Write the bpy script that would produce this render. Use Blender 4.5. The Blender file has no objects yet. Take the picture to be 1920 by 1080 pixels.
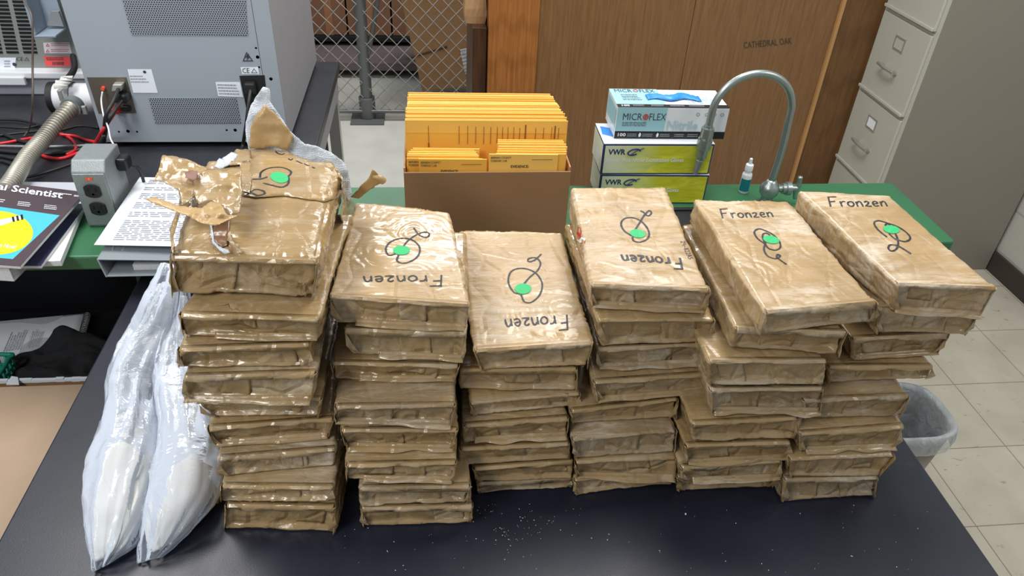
import bpy, math, random
import numpy as np
from mathutils import Vector, Matrix
from mathutils.bvhtree import BVHTree
from mathutils.geometry import delaunay_2d_cdt

# ------------------------------------------------------------------ camera, world, lights, exposure
SC = bpy.context.scene
COL = SC.collection
YAW, PITCH, ROLL, FPX = 0.127869631, 0.625938491, 0.0525489215, 1387.0
CAM = np.array([0.0, 0.0, 1.85])
def _cam():
    cy, sy, cp, sp = math.cos(YAW), math.sin(YAW), math.cos(PITCH), math.sin(PITCH)
    f = np.array([sy*cp, cy*cp, -sp]); rt = np.array([cy, -sy, 0.0]); up = np.cross(rt, f)
    cr, sr = math.cos(ROLL), math.sin(ROLL)
    return np.array([cr*rt+sr*up, -sr*rt+cr*up, -f])
CM = _cam()
cd = bpy.data.cameras.new('camera'); cam = bpy.data.objects.new('camera', cd); COL.objects.link(cam)
cd.sensor_width = 36; cd.lens = FPX/1920*36; cd.clip_start = .02; cd.clip_end = 60
mw = Matrix(CM.T.tolist()).to_4x4(); mw.translation = Vector(CAM); cam.matrix_world = mw
SC.camera = cam

w = bpy.data.worlds.new('world'); SC.world = w; w.use_nodes = True
bg = w.node_tree.nodes['Background']; bg.inputs[0].default_value = (.86, .93, 1, 1); bg.inputs[1].default_value = .30
def area(name, loc, sx, sy, power, rot=(0, 0, 0), col=(1, .985, .95)):
    l = bpy.data.lights.new(name, 'AREA'); l.shape = 'RECTANGLE'; l.size = sx; l.size_y = sy; l.energy = power; l.color = col
    o = bpy.data.objects.new(name, l); COL.objects.link(o); o.location = loc; o.rotation_euler = rot; return o
area('overhead_light', (-1.15, 1.7, 2.75), .55, 1.2, 27)
area('overhead_light', (.75, 1.75, 2.75), .55, 1.2, 28)
area('overhead_light', (2.2, .6, 2.75), .55, 1.2, 14)
area('overhead_light', (-1.5, -.5, 2.75), .55, 1.2, 42)  # unseen lamp added behind the camera to brighten the notebook under the counter
area('overhead_light', (.2, 3.9, 2.75), 1.2, .55, 42)
SC.view_settings.view_transform = 'Standard'; SC.view_settings.look = 'None'
SC.view_settings.exposure = 0.35; SC.view_settings.gamma = 1; SC.view_settings.use_curve_mapping = False

# ------------------------------------------------------------------ pixel helpers (1920x1080 frame -> points of the room)
def ray(x, y): return CM.T @ np.array([(x-960)/FPX, -(y-540)/FPX, -1.0])
def AZ(x, y, z): d = ray(x, y); return CAM + d*((z-CAM[2])/d[2])
def AY(x, y, Y): d = ray(x, y); return CAM + d*(Y/d[1])
def AX(x, y, X): d = ray(x, y); return CAM + d*(X/d[0])
def PX(P):
    d = CM @ (np.array(P, float)-CAM); return (960+FPX*d[0]/-d[2], 540-FPX*d[1]/-d[2])
def hgt(P, y):
    lo, hi = -.08, .4
    for _ in range(40):
        m = (lo+hi)/2
        if PX(P+np.array([0, 0, m]))[1] > y: lo = m
        else: hi = m
    return lo
rnd = random.Random(7)

# ------------------------------------------------------------------ numpy noise
_rs = np.random.RandomState(3); _T = _rs.rand(4096)
def vnoise(p, seed=0):
    p = np.asarray(p, float); i = np.floor(p).astype(int); f = p-i; f = f*f*(3-2*f); out = 0
    for dx in (0, 1):
        for dy in (0, 1):
            for dz in (0, 1):
                h = ((i[..., 0]+dx)*73856093 ^ (i[..., 1]+dy)*19349663 ^ (i[..., 2]+dz)*83492791 ^ (seed*2654435)) & 4095
                wt = (f[..., 0] if dx else 1-f[..., 0])*(f[..., 1] if dy else 1-f[..., 1])*(f[..., 2] if dz else 1-f[..., 2])
                out = out + wt*_T[h]
    return out*2-1
def fbm(p, seed=0, o=3):
    s = 0; a = 1
    for k in range(o): s = s+a*vnoise(np.asarray(p)*2**k, seed+k*17); a *= .5
    return s
def ridged(p, seed=0, o=3):
    s = 0; a = 1
    for k in range(o): s = s+a*(1-2*np.abs(vnoise(np.asarray(p)*2**k, seed+k*31))); a *= .5
    return s

# ------------------------------------------------------------------ materials
def srgb(r, g, b):
    f = lambda c: (c/255/12.92) if c/255 <= .04045 else ((c/255+.055)/1.055)**2.4
    return (f(r), f(g), f(b), 1)
class NT:
    def __init__(s, name):
        s.m = bpy.data.materials.new(name); s.m.use_nodes = True; s.t = s.m.node_tree; s.p = s.t.nodes['Principled BSDF']
    def n(s, t, **k):
        o = s.t.nodes.new(t)
        for a, b in k.items():
            if a in o.bl_rna.properties.keys(): setattr(o, a, b)
            else: o.inputs[a.replace('_', ' ')].default_value = b
        return o
    def l(s, a, b): s.t.links.new(a, b)
    def mixc(s, fac, a, b, mode='MIX'):
        o = s.t.nodes.new('ShaderNodeMix'); o.data_type = 'RGBA'; o.blend_type = mode
        for sock, v in ((o.inputs[0], fac), (o.inputs[6], a), (o.inputs[7], b)):
            if hasattr(v, 'is_linked'): s.l(v, sock)
            else: sock.default_value = v
        return o.outputs[2]
    def math(s, op, a, b=0.0, c=None):
        o = s.t.nodes.new('ShaderNodeMath'); o.operation = op
        for sock, v in zip(o.inputs, (a, b, c)):
            if v is None: continue
            if hasattr(v, 'is_linked'): s.l(v, sock)
            else: sock.default_value = v
        return o.outputs[0]
    def ramp(s, v, a, b):
        o = s.t.nodes.new('ShaderNodeMapRange'); s.l(v, o.inputs[0]); o.inputs[1].default_value = a; o.inputs[2].default_value = b; return o.outputs[0]
    def co(s, scale=(1, 1, 1), kind='Object', rand=False):
        tc = s.t.nodes.new('ShaderNodeTexCoord'); mp = s.t.nodes.new('ShaderNodeMapping'); s.l(tc.outputs[kind], mp.inputs[0]); mp.inputs['Scale'].default_value = scale
        if rand:
            oi = s.t.nodes.new('ShaderNodeObjectInfo'); cx = s.t.nodes.new('ShaderNodeCombineXYZ')
            v = s.math('MULTIPLY', oi.outputs['Random'], 37.0)
            for i in range(3): s.l(v, cx.inputs[i])
            s.l(cx.outputs[0], mp.inputs['Location'])
        return mp.outputs[0]
    def noise(s, vec, scale, detail=3, rough=.5, dist=0):
        o = s.t.nodes.new('ShaderNodeTexNoise'); s.l(vec, o.inputs['Vector']); o.inputs['Scale'].default_value = scale; o.inputs['Detail'].default_value = detail
        o.inputs['Roughness'].default_value = rough; o.inputs['Distortion'].default_value = dist; return o.outputs[0]
    def bump(s, h, strength=.3, dist=.01, prev=None):
        o = s.t.nodes.new('ShaderNodeBump'); s.l(h, o.inputs['Height']); o.inputs['Strength'].default_value = strength; o.inputs['Distance'].default_value = dist
        if prev is not None: s.l(prev, o.inputs['Normal'])
        s.l(o.outputs[0], s.p.inputs['Normal']); return o.outputs[0]
def mat(name, col, rough=.5, metal=0, coat=0, var=0, vscale=8, bump=0, bscale=60, alpha=1, spec=.5, trans=0):
    t = NT(name); p = t.p
    c = srgb(*col)
    p.inputs['Base Color'].default_value = c; p.inputs['Roughness'].default_value = rough; p.inputs['Metallic'].default_value = metal
    p.inputs['Coat Weight'].default_value = coat; p.inputs['Coat Roughness'].default_value = .08; p.inputs['Alpha'].default_value = alpha
    p.inputs['Specular IOR Level'].default_value = spec; p.inputs['Transmission Weight'].default_value = trans
    v = t.co()
    nz = t.noise(v, vscale, 4)
    a = max(var, .02)
    lo = tuple(x*(1-a) for x in c[:3])+(1,); hi = tuple(min(1, x*(1+a)) for x in c[:3])+(1,)
    t.l(t.mixc(nz, lo, hi), p.inputs['Base Color'])
    if bump: t.bump(t.noise(v, bscale, 3), bump, .004)
    return t.m
def tape_mat(name, base, dust_amt, dark=1.0, gloss=.22, dlo=.47, coat=.55):
    t = NT(name); p = t.p; v = t.co(rand=True); vs = t.co((1, 5, 1), rand=True); v0 = t.co()
    b = srgb(*base); b = tuple(c*dark for c in b[:3])+(1,)
    b2 = tuple(c*.78 for c in b[:3])+(1,)
    c = t.mixc(t.ramp(t.noise(v, 14, 4), .3, .7), b2, b)
    # overlapping tape turns: faint darker seams across the width
    sx = t.n('ShaderNodeSeparateXYZ'); t.l(v0, sx.inputs[0])
    yy = t.math('MULTIPLY', t.math('ADD', sx.outputs[1], t.math('MULTIPLY', t.noise(v, 6, 1), .02)), 21.0)
    fr = t.math('FRACT', yy)
    seam = t.math('LESS_THAN', fr, .035)
    step = t.n('ShaderNodeTexWhiteNoise', noise_dimensions='1D'); t.l(t.math('FLOOR', yy), step.inputs['W'])
    c = t.mixc(t.math('MULTIPLY', step.outputs[0], .16), c, tuple(min(1, x*1.35) for x in b[:3])+(1,))
    c = t.mixc(t.math('MULTIPLY', seam, .28), c, tuple(x*.55 for x in b[:3])+(1,))
    # pale powder dust caught on the tape
    d1 = t.ramp(t.noise(vs, 8, 9, .8, .6), dlo, dlo+.19)
    d2 = t.ramp(t.noise(v, 6, 3), .36, .60)
    d = t.math('MULTIPLY', t.math('MULTIPLY', d1, d2), dust_amt)
    c = t.mixc(d, c, srgb(216, 206, 190)); t.l(c, p.inputs['Base Color'])
    t.l(t.math('ADD', t.math('MULTIPLY', d, .45), gloss), p.inputs['Roughness'])
    p.inputs['Coat Weight'].default_value = coat; p.inputs['Coat Roughness'].default_value = .07; p.inputs['Coat IOR'].default_value = 1.5
    vo = t.n('ShaderNodeTexVoronoi', feature='F1', distance='EUCLIDEAN'); t.l(t.co((1, 1.6, 1.2), rand=True), vo.inputs['Vector']); vo.inputs['Scale'].default_value = 26
    n1 = t.noise(vs, 16, 3, .5, .6)
    ve = t.n('ShaderNodeTexVoronoi', feature='DISTANCE_TO_EDGE'); t.l(t.co((1.3, .8, 1.1), rand=True), ve.inputs['Vector']); ve.inputs['Scale'].default_value = 15
    h = t.math('ADD', t.math('ADD', t.math('MULTIPLY', vo.outputs['Distance'], .3), t.math('MULTIPLY', n1, .7)), t.math('MULTIPLY', t.math('MINIMUM', ve.outputs['Distance'], .10), 3.6))
    ge = t.n('ShaderNodeNewGeometry'); sn = t.n('ShaderNodeSeparateXYZ'); t.l(ge.outputs['Normal'], sn.inputs[0])
    h = t.math('MULTIPLY', h, t.math('SUBTRACT', 1.0, t.math('MULTIPLY', t.math('ABSOLUTE', sn.outputs[2]), .72)))
    bn = t.bump(h, .6, .011)
    bn = t.bump(t.noise(t.co((1, 4, 1.5), rand=True), 60, 3, .6, 1.2), .16, .0035, bn)
    t.bump(t.math('MULTIPLY', fr, .35), .25, .003, bn)
    return t.m
M = {}
M['tape'] = tape_mat('tape_wrap', (168, 141, 98), .6)
M['tape_clean'] = tape_mat('tape_wrap_clean', (164, 136, 92), .35, gloss=.2)
M['tape_grey'] = tape_mat('tape_wrap_dusty', (160, 136, 100), .7)
M['tape_top'] = tape_mat('tape_wrap_top', (172, 143, 100), .7, gloss=.34, dlo=.44, coat=.3)
M['kraft_in'] = mat('kraft_paper', (172, 140, 92), .5, var=.12, vscale=20, bump=.3, coat=.2)
M['inner_dark'] = mat('inner_wrap', (120, 82, 52), .35, var=.2, vscale=30, bump=.4, coat=.4)
M['ink'] = mat('marker_ink', (26, 26, 36), .5)
M['green_dot'] = mat('green_paper', (36, 172, 102), .6)
M['red_tape'] = mat('red_tape', (196, 44, 34), .35, coat=.3)
M['white_tape'] = mat('white_tape', (232, 230, 226), .35, coat=.3)
M['white'] = mat('white_plastic', (222, 226, 232), .45)
M['paper'] = mat('white_paper', (232, 238, 246), .7)
M['paper_edge'] = mat('paper_edges', (196, 200, 204), .8, var=.2, vscale=200)
M['print'] = mat('grey_print', (150, 154, 164), .8)
M['printdk'] = mat('dark_print', (52, 54, 62), .7)
M['steel'] = mat('brushed_steel', (188, 188, 184), .34, metal=.6, var=.05)
M['castmetal'] = mat('cast_grey_metal', (140, 146, 148), .5, metal=.55, var=.12, vscale=60, bump=.25, bscale=300)
M['chrome'] = mat('worn_chrome', (158, 168, 166), .34, metal=.85, var=.1, vscale=30)
M['hose'] = mat('hose_steel', (176, 172, 162), .42, metal=.7, var=.05)
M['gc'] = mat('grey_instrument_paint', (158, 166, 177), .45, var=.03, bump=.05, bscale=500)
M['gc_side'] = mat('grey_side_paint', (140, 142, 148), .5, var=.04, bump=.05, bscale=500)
M['gc2'] = mat('greenish_grey_metal', (138, 142, 138), .5, var=.08, vscale=40, bump=.1, bscale=400)
M['bluegrey'] = mat('pale_blue_plastic', (150, 164, 180), .4)
M['palegrey'] = mat('pale_grey_plastic', (176, 180, 190), .45)
M['black'] = mat('black_plastic', (20, 21, 24), .4)
M['matte_black'] = mat('matt_black_paint', (17, 18, 24), .6, var=.2)
M['rubber'] = mat('black_rubber', (28, 28, 30), .5)
M['red'] = mat('red_cable', (206, 36, 44), .35)
M['brownmetal'] = mat('bronze_plate', (112, 104, 94), .4, metal=.6, var=.2, vscale=30)
M['orange'] = mat('orange_plastic', (222, 84, 44), .5)
M['card'] = mat('corrugated_cardboard', (152, 116, 80), .75, var=.06, vscale=12, bump=.08, bscale=90)
M['card_side'] = mat('cardboard_outer', (172, 130, 90), .75, var=.08, vscale=10)
M['kraftsheet'] = mat('mottled_kraft', (158, 136, 114), .75, var=.1, vscale=14, bump=.1, bscale=40)
M['fence'] = mat('galvanised_wire', (148, 148, 145), .5, metal=.2, var=.1)
M['post'] = mat('galvanised_post', (112, 116, 116), .5, metal=.4, var=.1)
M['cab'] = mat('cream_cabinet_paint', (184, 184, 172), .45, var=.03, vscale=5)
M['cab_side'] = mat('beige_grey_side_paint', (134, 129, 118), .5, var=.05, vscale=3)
M['base'] = mat('dark_vinyl', (58, 50, 44), .6)
M['green'] = mat('green_laminate', (48, 104, 70), .42, var=.08, vscale=6)
M['basket'] = mat('teal_plastic', (38, 140, 116), .4)
M['cloth'] = mat('black_cloth', (22, 23, 27), .9, var=.2, vscale=80, bump=.15, bscale=400)
M['cyan'] = mat('cyan_print', (72, 184, 208), .25, coat=.4)
M['yellow'] = mat('yellow_print', (238, 226, 20), .25, coat=.4)
M['plum'] = mat('plum_cover', (72, 58, 66), .25, coat=.4)
M['navy'] = mat('navy_cover', (38, 40, 66), .3, coat=.4, var=.3, vscale=20)
M['clearfilm'] = None
M['mf_blue'] = mat('pale_teal_card', (150, 196, 206), .35, coat=.2)
M['mf_white'] = mat('white_card', (220, 226, 230), .35, coat=.2)
M['mf_text'] = mat('slate_print', (58, 70, 84), .5)
M['mf_ghost'] = mat('pale_blue_print', (168, 194, 206), .5)
M['glove'] = mat('blue_nitrile', (40, 132, 214), .4, var=.15, vscale=60)
M['vwr_navy'] = mat('navy_card', (32, 52, 104), .4)
M['oak_lbl'] = mat('stamped_ink', (62, 58, 44), .8)
M['teal_lbl'] = mat('teal_label', (24, 118, 128), .4)
M['liner'] = None

def wood_mat(name, c1, c2, sc=(9, 1, .55), rings=0, rough=.32):
    t = NT(name); p = t.p; v = t.co(sc)
    n = t.noise(v, 9, 6, .6, .4)
    c = t.mixc(t.ramp(n, .35, .68), srgb(*c1), srgb(*c2))
    if rings:
        wv = t.n('ShaderNodeTexWave', wave_type='RINGS', rings_direction='X'); mp = t.co((9, .6, 1.3)); t.l(mp, wv.inputs['Vector'])
        wv.inputs['Scale'].default_value = rings; wv.inputs['Distortion'].default_value = 3.5; wv.inputs['Detail'].default_value = 3; wv.inputs['Detail Scale'].default_value = 1.2
        c = t.mixc(t.math('MULTIPLY', t.ramp(wv.outputs['Fac'], .55, .95), .2), c, srgb(*[x*.62 for x in c1]))
    t.l(c, p.inputs['Base Color']); p.inputs['Roughness'].default_value = rough
    t.bump(n, .05, .003); return t.m
M['wood'] = wood_mat('oak_panel', (114, 82, 51), (132, 98, 64), (14, 1, .8))
M['wood_lt'] = wood_mat('oak_stile', (138, 86, 42), (166, 108, 58), (14, 1, .5), rings=1.6)
M['wood_rt'] = wood_mat('oak_flitch', (98, 68, 38), (116, 82, 48), (10, 1, .7), rings=1.1)
M['wood_edge'] = mat('raw_oak_edge', (178, 134, 84), .6, var=.1)
M['wood_dk'] = wood_mat('dark_walnut', (62, 42, 28), (84, 58, 38))

def table_mat():
    t = NT('black_epoxy_top'); p = t.p; v = t.co()
    base = t.mixc(t.ramp(t.noise(v, 5, 5), .35, .7), srgb(23, 26, 38), srgb(33, 37, 51))
    sc = t.ramp(t.noise(t.co((1, 3, 1)), 26, 8, .8, 1.5), .63, .78)
    sc2 = t.ramp(t.noise(v, 2.6, 2), .5, .66)
    base = t.mixc(t.math('MULTIPLY', t.math('MULTIPLY', sc, sc2), .5), base, srgb(120, 128, 144))
    # dried ring stain by the left edge
    P = AZ(166, 768, .85)
    def spot(P, r, amt, base):
        vs = t.n('ShaderNodeVectorMath', operation='SUBTRACT'); t.l(v, vs.inputs[0]); vs.inputs[1].default_value = (P[0], P[1], P[2])
        ln = t.n('ShaderNodeVectorMath', operation='LENGTH'); t.l(vs.outputs[0], ln.inputs[0])
        d = t.math('ADD', ln.outputs['Value'], t.math('MULTIPLY', t.math('SUBTRACT', t.noise(v, 60, 3), .5), .012))
        return t.mixc(t.math('MULTIPLY', t.ramp(d, r, r-.006), amt), base, srgb(118, 120, 126))
    base = spot(P, .021, .8, base); base = spot(AZ(140, 776, .85), .006, .6, base)
    t.l(base, p.inputs['Base Color']); p.inputs['Specular IOR Level'].default_value = .5
    t.l(t.math('ADD', t.math('MULTIPLY', t.noise(v, 18, 4), .15), .30), p.inputs['Roughness'])
    t.bump(t.noise(v, 420, 2), .12, .001)
    return t.m
M['table'] = table_mat()
M['bench'] = mat('worn_black_bench_top', (40, 42, 48), .35, var=.5, vscale=14, bump=.1)

def film_mat(name, alpha, col=(214, 222, 232), rough=.12, bs=.5, sc=22):
    t = NT(name); t.t.nodes.remove(t.p)
    out = t.t.nodes['Material Output']; v = t.co()
    tr = t.n('ShaderNodeBsdfTransparent'); tr.inputs[0].default_value = (.96, .97, .98, 1)
    df = t.n('ShaderNodeBsdfPrincipled'); df.inputs['Base Color'].default_value = srgb(*col); df.inputs['Roughness'].default_value = rough
    df.inputs['Specular IOR Level'].default_value = .6
    b = t.t.nodes.new('ShaderNodeBump'); b.inputs['Strength'].default_value = bs; b.inputs['Distance'].default_value = .02
    vo = t.n('ShaderNodeTexVoronoi', feature='F1'); t.l(t.co((1.6, .6, .8)), vo.inputs['Vector']); vo.inputs['Scale'].default_value = sc
    t.l(t.math('ADD', t.math('MULTIPLY', vo.outputs['Distance'], .4), t.noise(v, sc*.8, 4, .55, 1.2)), b.inputs['Height'])
    t.l(b.outputs[0], df.inputs['Normal'])
    mx = t.n('ShaderNodeMixShader'); fac = t.math('ADD', alpha*.75, t.math('MULTIPLY', t.ramp(t.noise(t.co((2, 1, 1)), 12, 4), .4, .7), alpha*.5))
    fr = t.n('ShaderNodeFresnel'); fr.inputs[0].default_value = 1.5; t.l(b.outputs[0], fr.inputs['Normal'])
    fac = t.math('MINIMUM', t.math('ADD', fac, fr.outputs[0]), 1.0)
    t.l(fac, mx.inputs[0]); t.l(tr.outputs[0], mx.inputs[1]); t.l(df.outputs[0], mx.inputs[2]); t.l(mx.outputs[0], out.inputs[0])
    return t.m
M['clearfilm'] = film_mat('clear_bag_film', .17, (186, 194, 208), .09, .35, 12)
M['milkyfilm'] = film_mat('milky_bag_film', .55, (206, 212, 220))
M['liner'] = film_mat('bin_liner_film', .5, (206, 212, 216), .2)
M['powder'] = mat('white_powder_block', (226, 226, 222), .8, var=.04, bump=.3, bscale=30)

def net_mat():
    t = NT('white_air_cushion_net'); p = t.p; v = t.co()
    vo = t.n('ShaderNodeTexVoronoi', feature='F1'); t.l(v, vo.inputs['Vector']); vo.inputs['Scale'].default_value = 520; vo.inputs['Randomness'].default_value = .2
    c = t.mixc(t.ramp(vo.outputs['Distance'], .2, .6), srgb(236, 242, 248), srgb(198, 206, 218)); t.l(c, p.inputs['Base Color'])
    p.inputs['Roughness'].default_value = .3; t.bump(vo.outputs['Distance'], .6, .004); return t.m
M['net'] = net_mat()

def floor_mat():
    t = NT('cream_vinyl_tile'); p = t.p; v = t.co(); s = t.n('ShaderNodeSeparateXYZ'); t.l(v, s.inputs[0])
    fl = []
    for i, off in ((0, 1.93), (1, 1.25)):
        f = t.math('FRACT', t.math('DIVIDE', t.math('SUBTRACT', s.outputs[i], off-30.48), .3048))
        fl.append(t.math('GREATER_THAN', t.math('ABSOLUTE', t.math('SUBTRACT', f, .5)), .494))
    line = t.math('MAXIMUM', fl[0], fl[1])
    c = t.mixc(t.ramp(t.noise(v, 7, 4), .3, .7), srgb(178, 172, 156), srgb(192, 187, 172))
    fk = t.ramp(t.noise(t.co((1.0, 2.6, 1)), 24, 2, .5, .8), .68, .74)
    c = t.mixc(t.math('MULTIPLY', fk, .8), c, srgb(150, 138, 118))
    c = t.mixc(t.math('MULTIPLY', t.ramp(t.noise(t.co((2.4, 1, 1)), 37, 2, .5, .5), .74, .78), .6), c, srgb(90, 82, 72))
    c = t.mixc(t.math('MULTIPLY', line, .7), c, srgb(104, 92, 78))
    conc = t.mixc(t.ramp(t.noise(v, 6, 5), .3, .7), srgb(192, 192, 184), srgb(206, 206, 198))
    isc = t.math('LESS_THAN', s.outputs[0], .6)
    c = t.mixc(isc, c, conc)
    t.l(c, p.inputs['Base Color']); p.inputs['Roughness'].default_value = .38; return t.m
M['floor'] = floor_mat()

def perf_mat():   # perforated sheet: staggered round holes
    t = NT('perforated_grey_sheet'); p = t.p; s = t.n('ShaderNodeSeparateXYZ'); t.l(t.co(), s.inputs[0])
    P = .0062
    def dist(ox, oz):
        fx = t.math('SUBTRACT', t.math('FRACT', t.math('ADD', t.math('DIVIDE', s.outputs[0], P), ox)), .5)
        fz = t.math('SUBTRACT', t.math('FRACT', t.math('ADD', t.math('DIVIDE', s.outputs[2], P*1.732), oz)), .5)
        return t.math('SQRT', t.math('ADD', t.math('MULTIPLY', fx, fx), t.math('MULTIPLY', t.math('MULTIPLY', fz, fz), 3.0)))
    d = t.math('MINIMUM', dist(50.0, 50.0), dist(50.5, 50.5))
    hole = t.ramp(d, .36, .28)
    t.l(t.mixc(hole, srgb(150, 156, 166), srgb(38, 44, 54)), p.inputs['Base Color']); p.inputs['Roughness'].default_value = .5
    return t.m
M['perf'] = perf_mat()

def vwr_mat():
    t = NT('yellow_green_glove_print'); p = t.p; v = t.co()
    s = t.n('ShaderNodeSeparateXYZ'); t.l(t.co((3.5, 3.5, 3.5)), s.inputs[0])
    n = t.noise(t.co((1, 1, 5)), 12, 4, .6, 1)
    c = t.mixc(t.ramp(n, .3, .7), srgb(170, 172, 20), srgb(214, 214, 66))
    g = t.ramp(t.math('ADD', s.outputs[0], t.math('MULTIPLY', n, .3)), .66, .22)
    c = t.mixc(t.math('MULTIPLY', g, .8), c, srgb(208, 218, 206))
    t.l(c, p.inputs['Base Color']); p.inputs['Roughness'].default_value = .35; p.inputs['Coat Weight'].default_value = .3; return t.m
M['vwr'] = vwr_mat()
def env_mat():
    t = NT('manila_orange_paper'); p = t.p
    oi = t.n('ShaderNodeObjectInfo')
    t.l(t.mixc(oi.outputs['Random'], srgb(246, 182, 70), srgb(254, 206, 108)), p.inputs['Base Color']); p.inputs['Roughness'].default_value = .5
    t.bump(t.noise(t.co(), 40, 2), .05, .003); return t.m
M['env'] = env_mat()
M['env_ink'] = mat('brown_envelope_ink', (140, 92, 30), .7)
def block_mat():
    t = NT('painted_block_wall'); p = t.p; s = t.n('ShaderNodeSeparateXYZ'); t.l(t.co(), s.inputs[0])
    f = t.math('FRACT', t.math('DIVIDE', t.math('ADD', s.outputs[2], 20.0-.1), .2))
    ln = t.math('LESS_THAN', f, .05)
    t.l(t.mixc(t.math('MULTIPLY', ln, .5), srgb(186, 184, 176), srgb(140, 138, 130)), p.inputs['Base Color'])
    p.inputs['Roughness'].default_value = .6; t.bump(t.noise(t.co(), 80, 3), .3, .004); return t.m
M['block'] = block_mat()

# ------------------------------------------------------------------ objects
ORIG = {}
def link(name, verts, faces, mats, parent=None, mi=None, smooth=False, origin=None, bevel=0, auto=None):
    verts = np.asarray(verts, float)
    if parent is not None: org = ORIG[parent.name]
    else:
        org = np.array(origin, float) if origin is not None else np.array([*((verts.min(0)+verts.max(0))/2)[:2], verts[:, 2].min()])
    me = bpy.data.meshes.new(name)
    me.from_pydata((verts-org).tolist(), [], [list(map(int, f)) for f in faces])
    for m in (mats if isinstance(mats, (list, tuple)) else [mats]): me.materials.append(m)
    if mi is not None: me.polygons.foreach_set('material_index', np.array(mi, dtype=np.int32))
    if smooth: me.polygons.foreach_set('use_smooth', np.ones(len(me.polygons), dtype=bool))
    me.update()
    o = bpy.data.objects.new(name, me); COL.objects.link(o)
    if parent is not None: o.parent = parent
    else: o.location = org
    ORIG[o.name] = org
    if bevel:
        b = o.modifiers.new('bevel', 'BEVEL'); b.width = bevel; b.segments = 2; b.limit_method = 'ANGLE'; b.angle_limit = .6
    if auto:
        o.data.polygons.foreach_set('use_smooth', np.ones(len(me.polygons), dtype=bool))
        o.data.set_sharp_from_angle(angle=auto)
    return o
def thing(name, label, cat, loc, group=None):
    o = bpy.data.objects.new(name, None); COL.objects.link(o); o.location = loc; o.empty_display_size = .05
    ORIG[o.name] = np.array(loc, float); return tag(o, label, cat, group)
def tag(o, label, cat, group=None, kind=None):
    if label: o['label'] = label
    if cat: o['category'] = cat
    if group: o['group'] = group
    if kind: o['kind'] = kind
    return o
def struct(o): o['kind'] = 'structure'; return o
def catmull(pts, n=8, closed=False):
    pts = [np.array(p, float) for p in pts]
    if len(pts) < 3: return [pts[0]+(pts[-1]-pts[0])*i/n for i in range(n+1)]
    out = []
    P = [2*pts[0]-pts[1]]+pts+[2*pts[-1]-pts[-2]]
    for i in range(1, len(P)-2):
        for k in range(n):
            t = k/n
            out.append(.5*((2*P[i])+(-P[i-1]+P[i+1])*t+(2*P[i-1]-5*P[i]+4*P[i+1]-P[i+2])*t*t+(-P[i-1]+3*P[i]-3*P[i+1]+P[i+2])*t**3))
    out.append(P[-2]); return out
class MB:
    def __init__(s): s.v = []; s.f = []; s.m = []
    def add(s, v, f, m=0):
        b = len(s.v); s.v += [np.array(p, float) for p in v]; s.f += [[i+b for i in q] for q in f]; s.m += [m]*len(f); return s
    def box(s, x0, x1, y0, y1, z0, z1, m=0):
        return s.add([(x0, y0, z0), (x1, y0, z0), (x1, y1, z0), (x0, y1, z0), (x0, y0, z1), (x1, y0, z1), (x1, y1, z1), (x0, y1, z1)],
                     [(3, 2, 1, 0), (4, 5, 6, 7), (0, 1, 5, 4), (1, 2, 6, 5), (2, 3, 7, 6), (3, 0, 4, 7)], m)
    def hexa(s, q, m=0):  # 8 corners: bottom 4 then top 4
        return s.add(q, [(3, 2, 1, 0), (4, 5, 6, 7), (0, 1, 5, 4), (1, 2, 6, 5), (2, 3, 7, 6), (3, 0, 4, 7)], m)
    def obox(s, c, h, R=None, m=0):
        R = np.eye(3) if R is None else np.array(R); c = np.array(c)
        q = [c+R@np.array([a*h[0], b*h[1], z*h[2]]) for z in (-1, 1) for a, b in ((-1, -1), (1, -1), (1, 1), (-1, 1))]
        return s.hexa(q, m)
    def tube(s, pts, r, seg=8, m=0, caps=True):
        pts = [np.array(p, float) for p in pts]; n = len(pts); r = [r]*n if np.isscalar(r) else r
        up = np.array([0, 0, 1.0]); b = len(s.v); pn = None
        for i, p in enumerate(pts):
            t = pts[min(i+1, n-1)]-pts[max(i-1, 0)]; t = t/(np.linalg.norm(t)+1e-9)
            if pn is None: pn = np.cross(t, up if abs(t[2]) < .9 else np.array([1.0, 0, 0]))
            pn = pn-t*(pn@t); pn = pn/np.linalg.norm(pn); bn = np.cross(t, pn)
            for k in range(seg):
                a = 2*math.pi*k/seg; s.v.append(p+r[i]*(math.cos(a)*pn+math.sin(a)*bn))
        for i in range(n-1):
            for k in range(seg):
                a = b+i*seg+k; c = b+i*seg+(k+1) % seg; s.f.append([a, c, c+seg, a+seg]); s.m.append(m)
        if caps:
            s.f.append([b+k for k in range(seg)][::-1]); s.f.append([b+(n-1)*seg+k for k in range(seg)]); s.m += [m, m]
        return s
    def prism(s, poly, d, m=0):  # poly: 3D points, d: extrusion vector
        n = len(poly); d = np.array(d)
        v = [np.array(p, float) for p in poly]+[np.array(p, float)+d for p in poly]
        return s.add(v, [list(range(n))[::-1], list(range(n, 2*n))]+[[i, (i+1) % n, (i+1) % n+n, i+n] for i in range(n)], m)
    def lathe(s, prof, c, seg=24, m=0, R=None):
        R = np.eye(3) if R is None else np.array(R); b = len(s.v); c = np.array(c, float)
        for r, z in prof:
            for k in range(seg):
                a = 2*math.pi*k/seg; s.v.append(c+R@np.array([r*math.cos(a), r*math.sin(a), z]))
        for i in range(len(prof)-1):
            for k in range(seg):
                a = b+i*seg+k; q = b+i*seg+(k+1) % seg; s.f.append([a, q, q+seg, a+seg]); s.m.append(m)
        s.f.append([b+k for k in range(seg)][::-1]); e = b+(len(prof)-1)*seg; s.f.append([e+k for k in range(seg)]); s.m += [m, m]
        return s
    def build(s, name, mats, parent=None, **k): return link(name, s.v, s.f, mats, parent, mi=s.m, **k)
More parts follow.
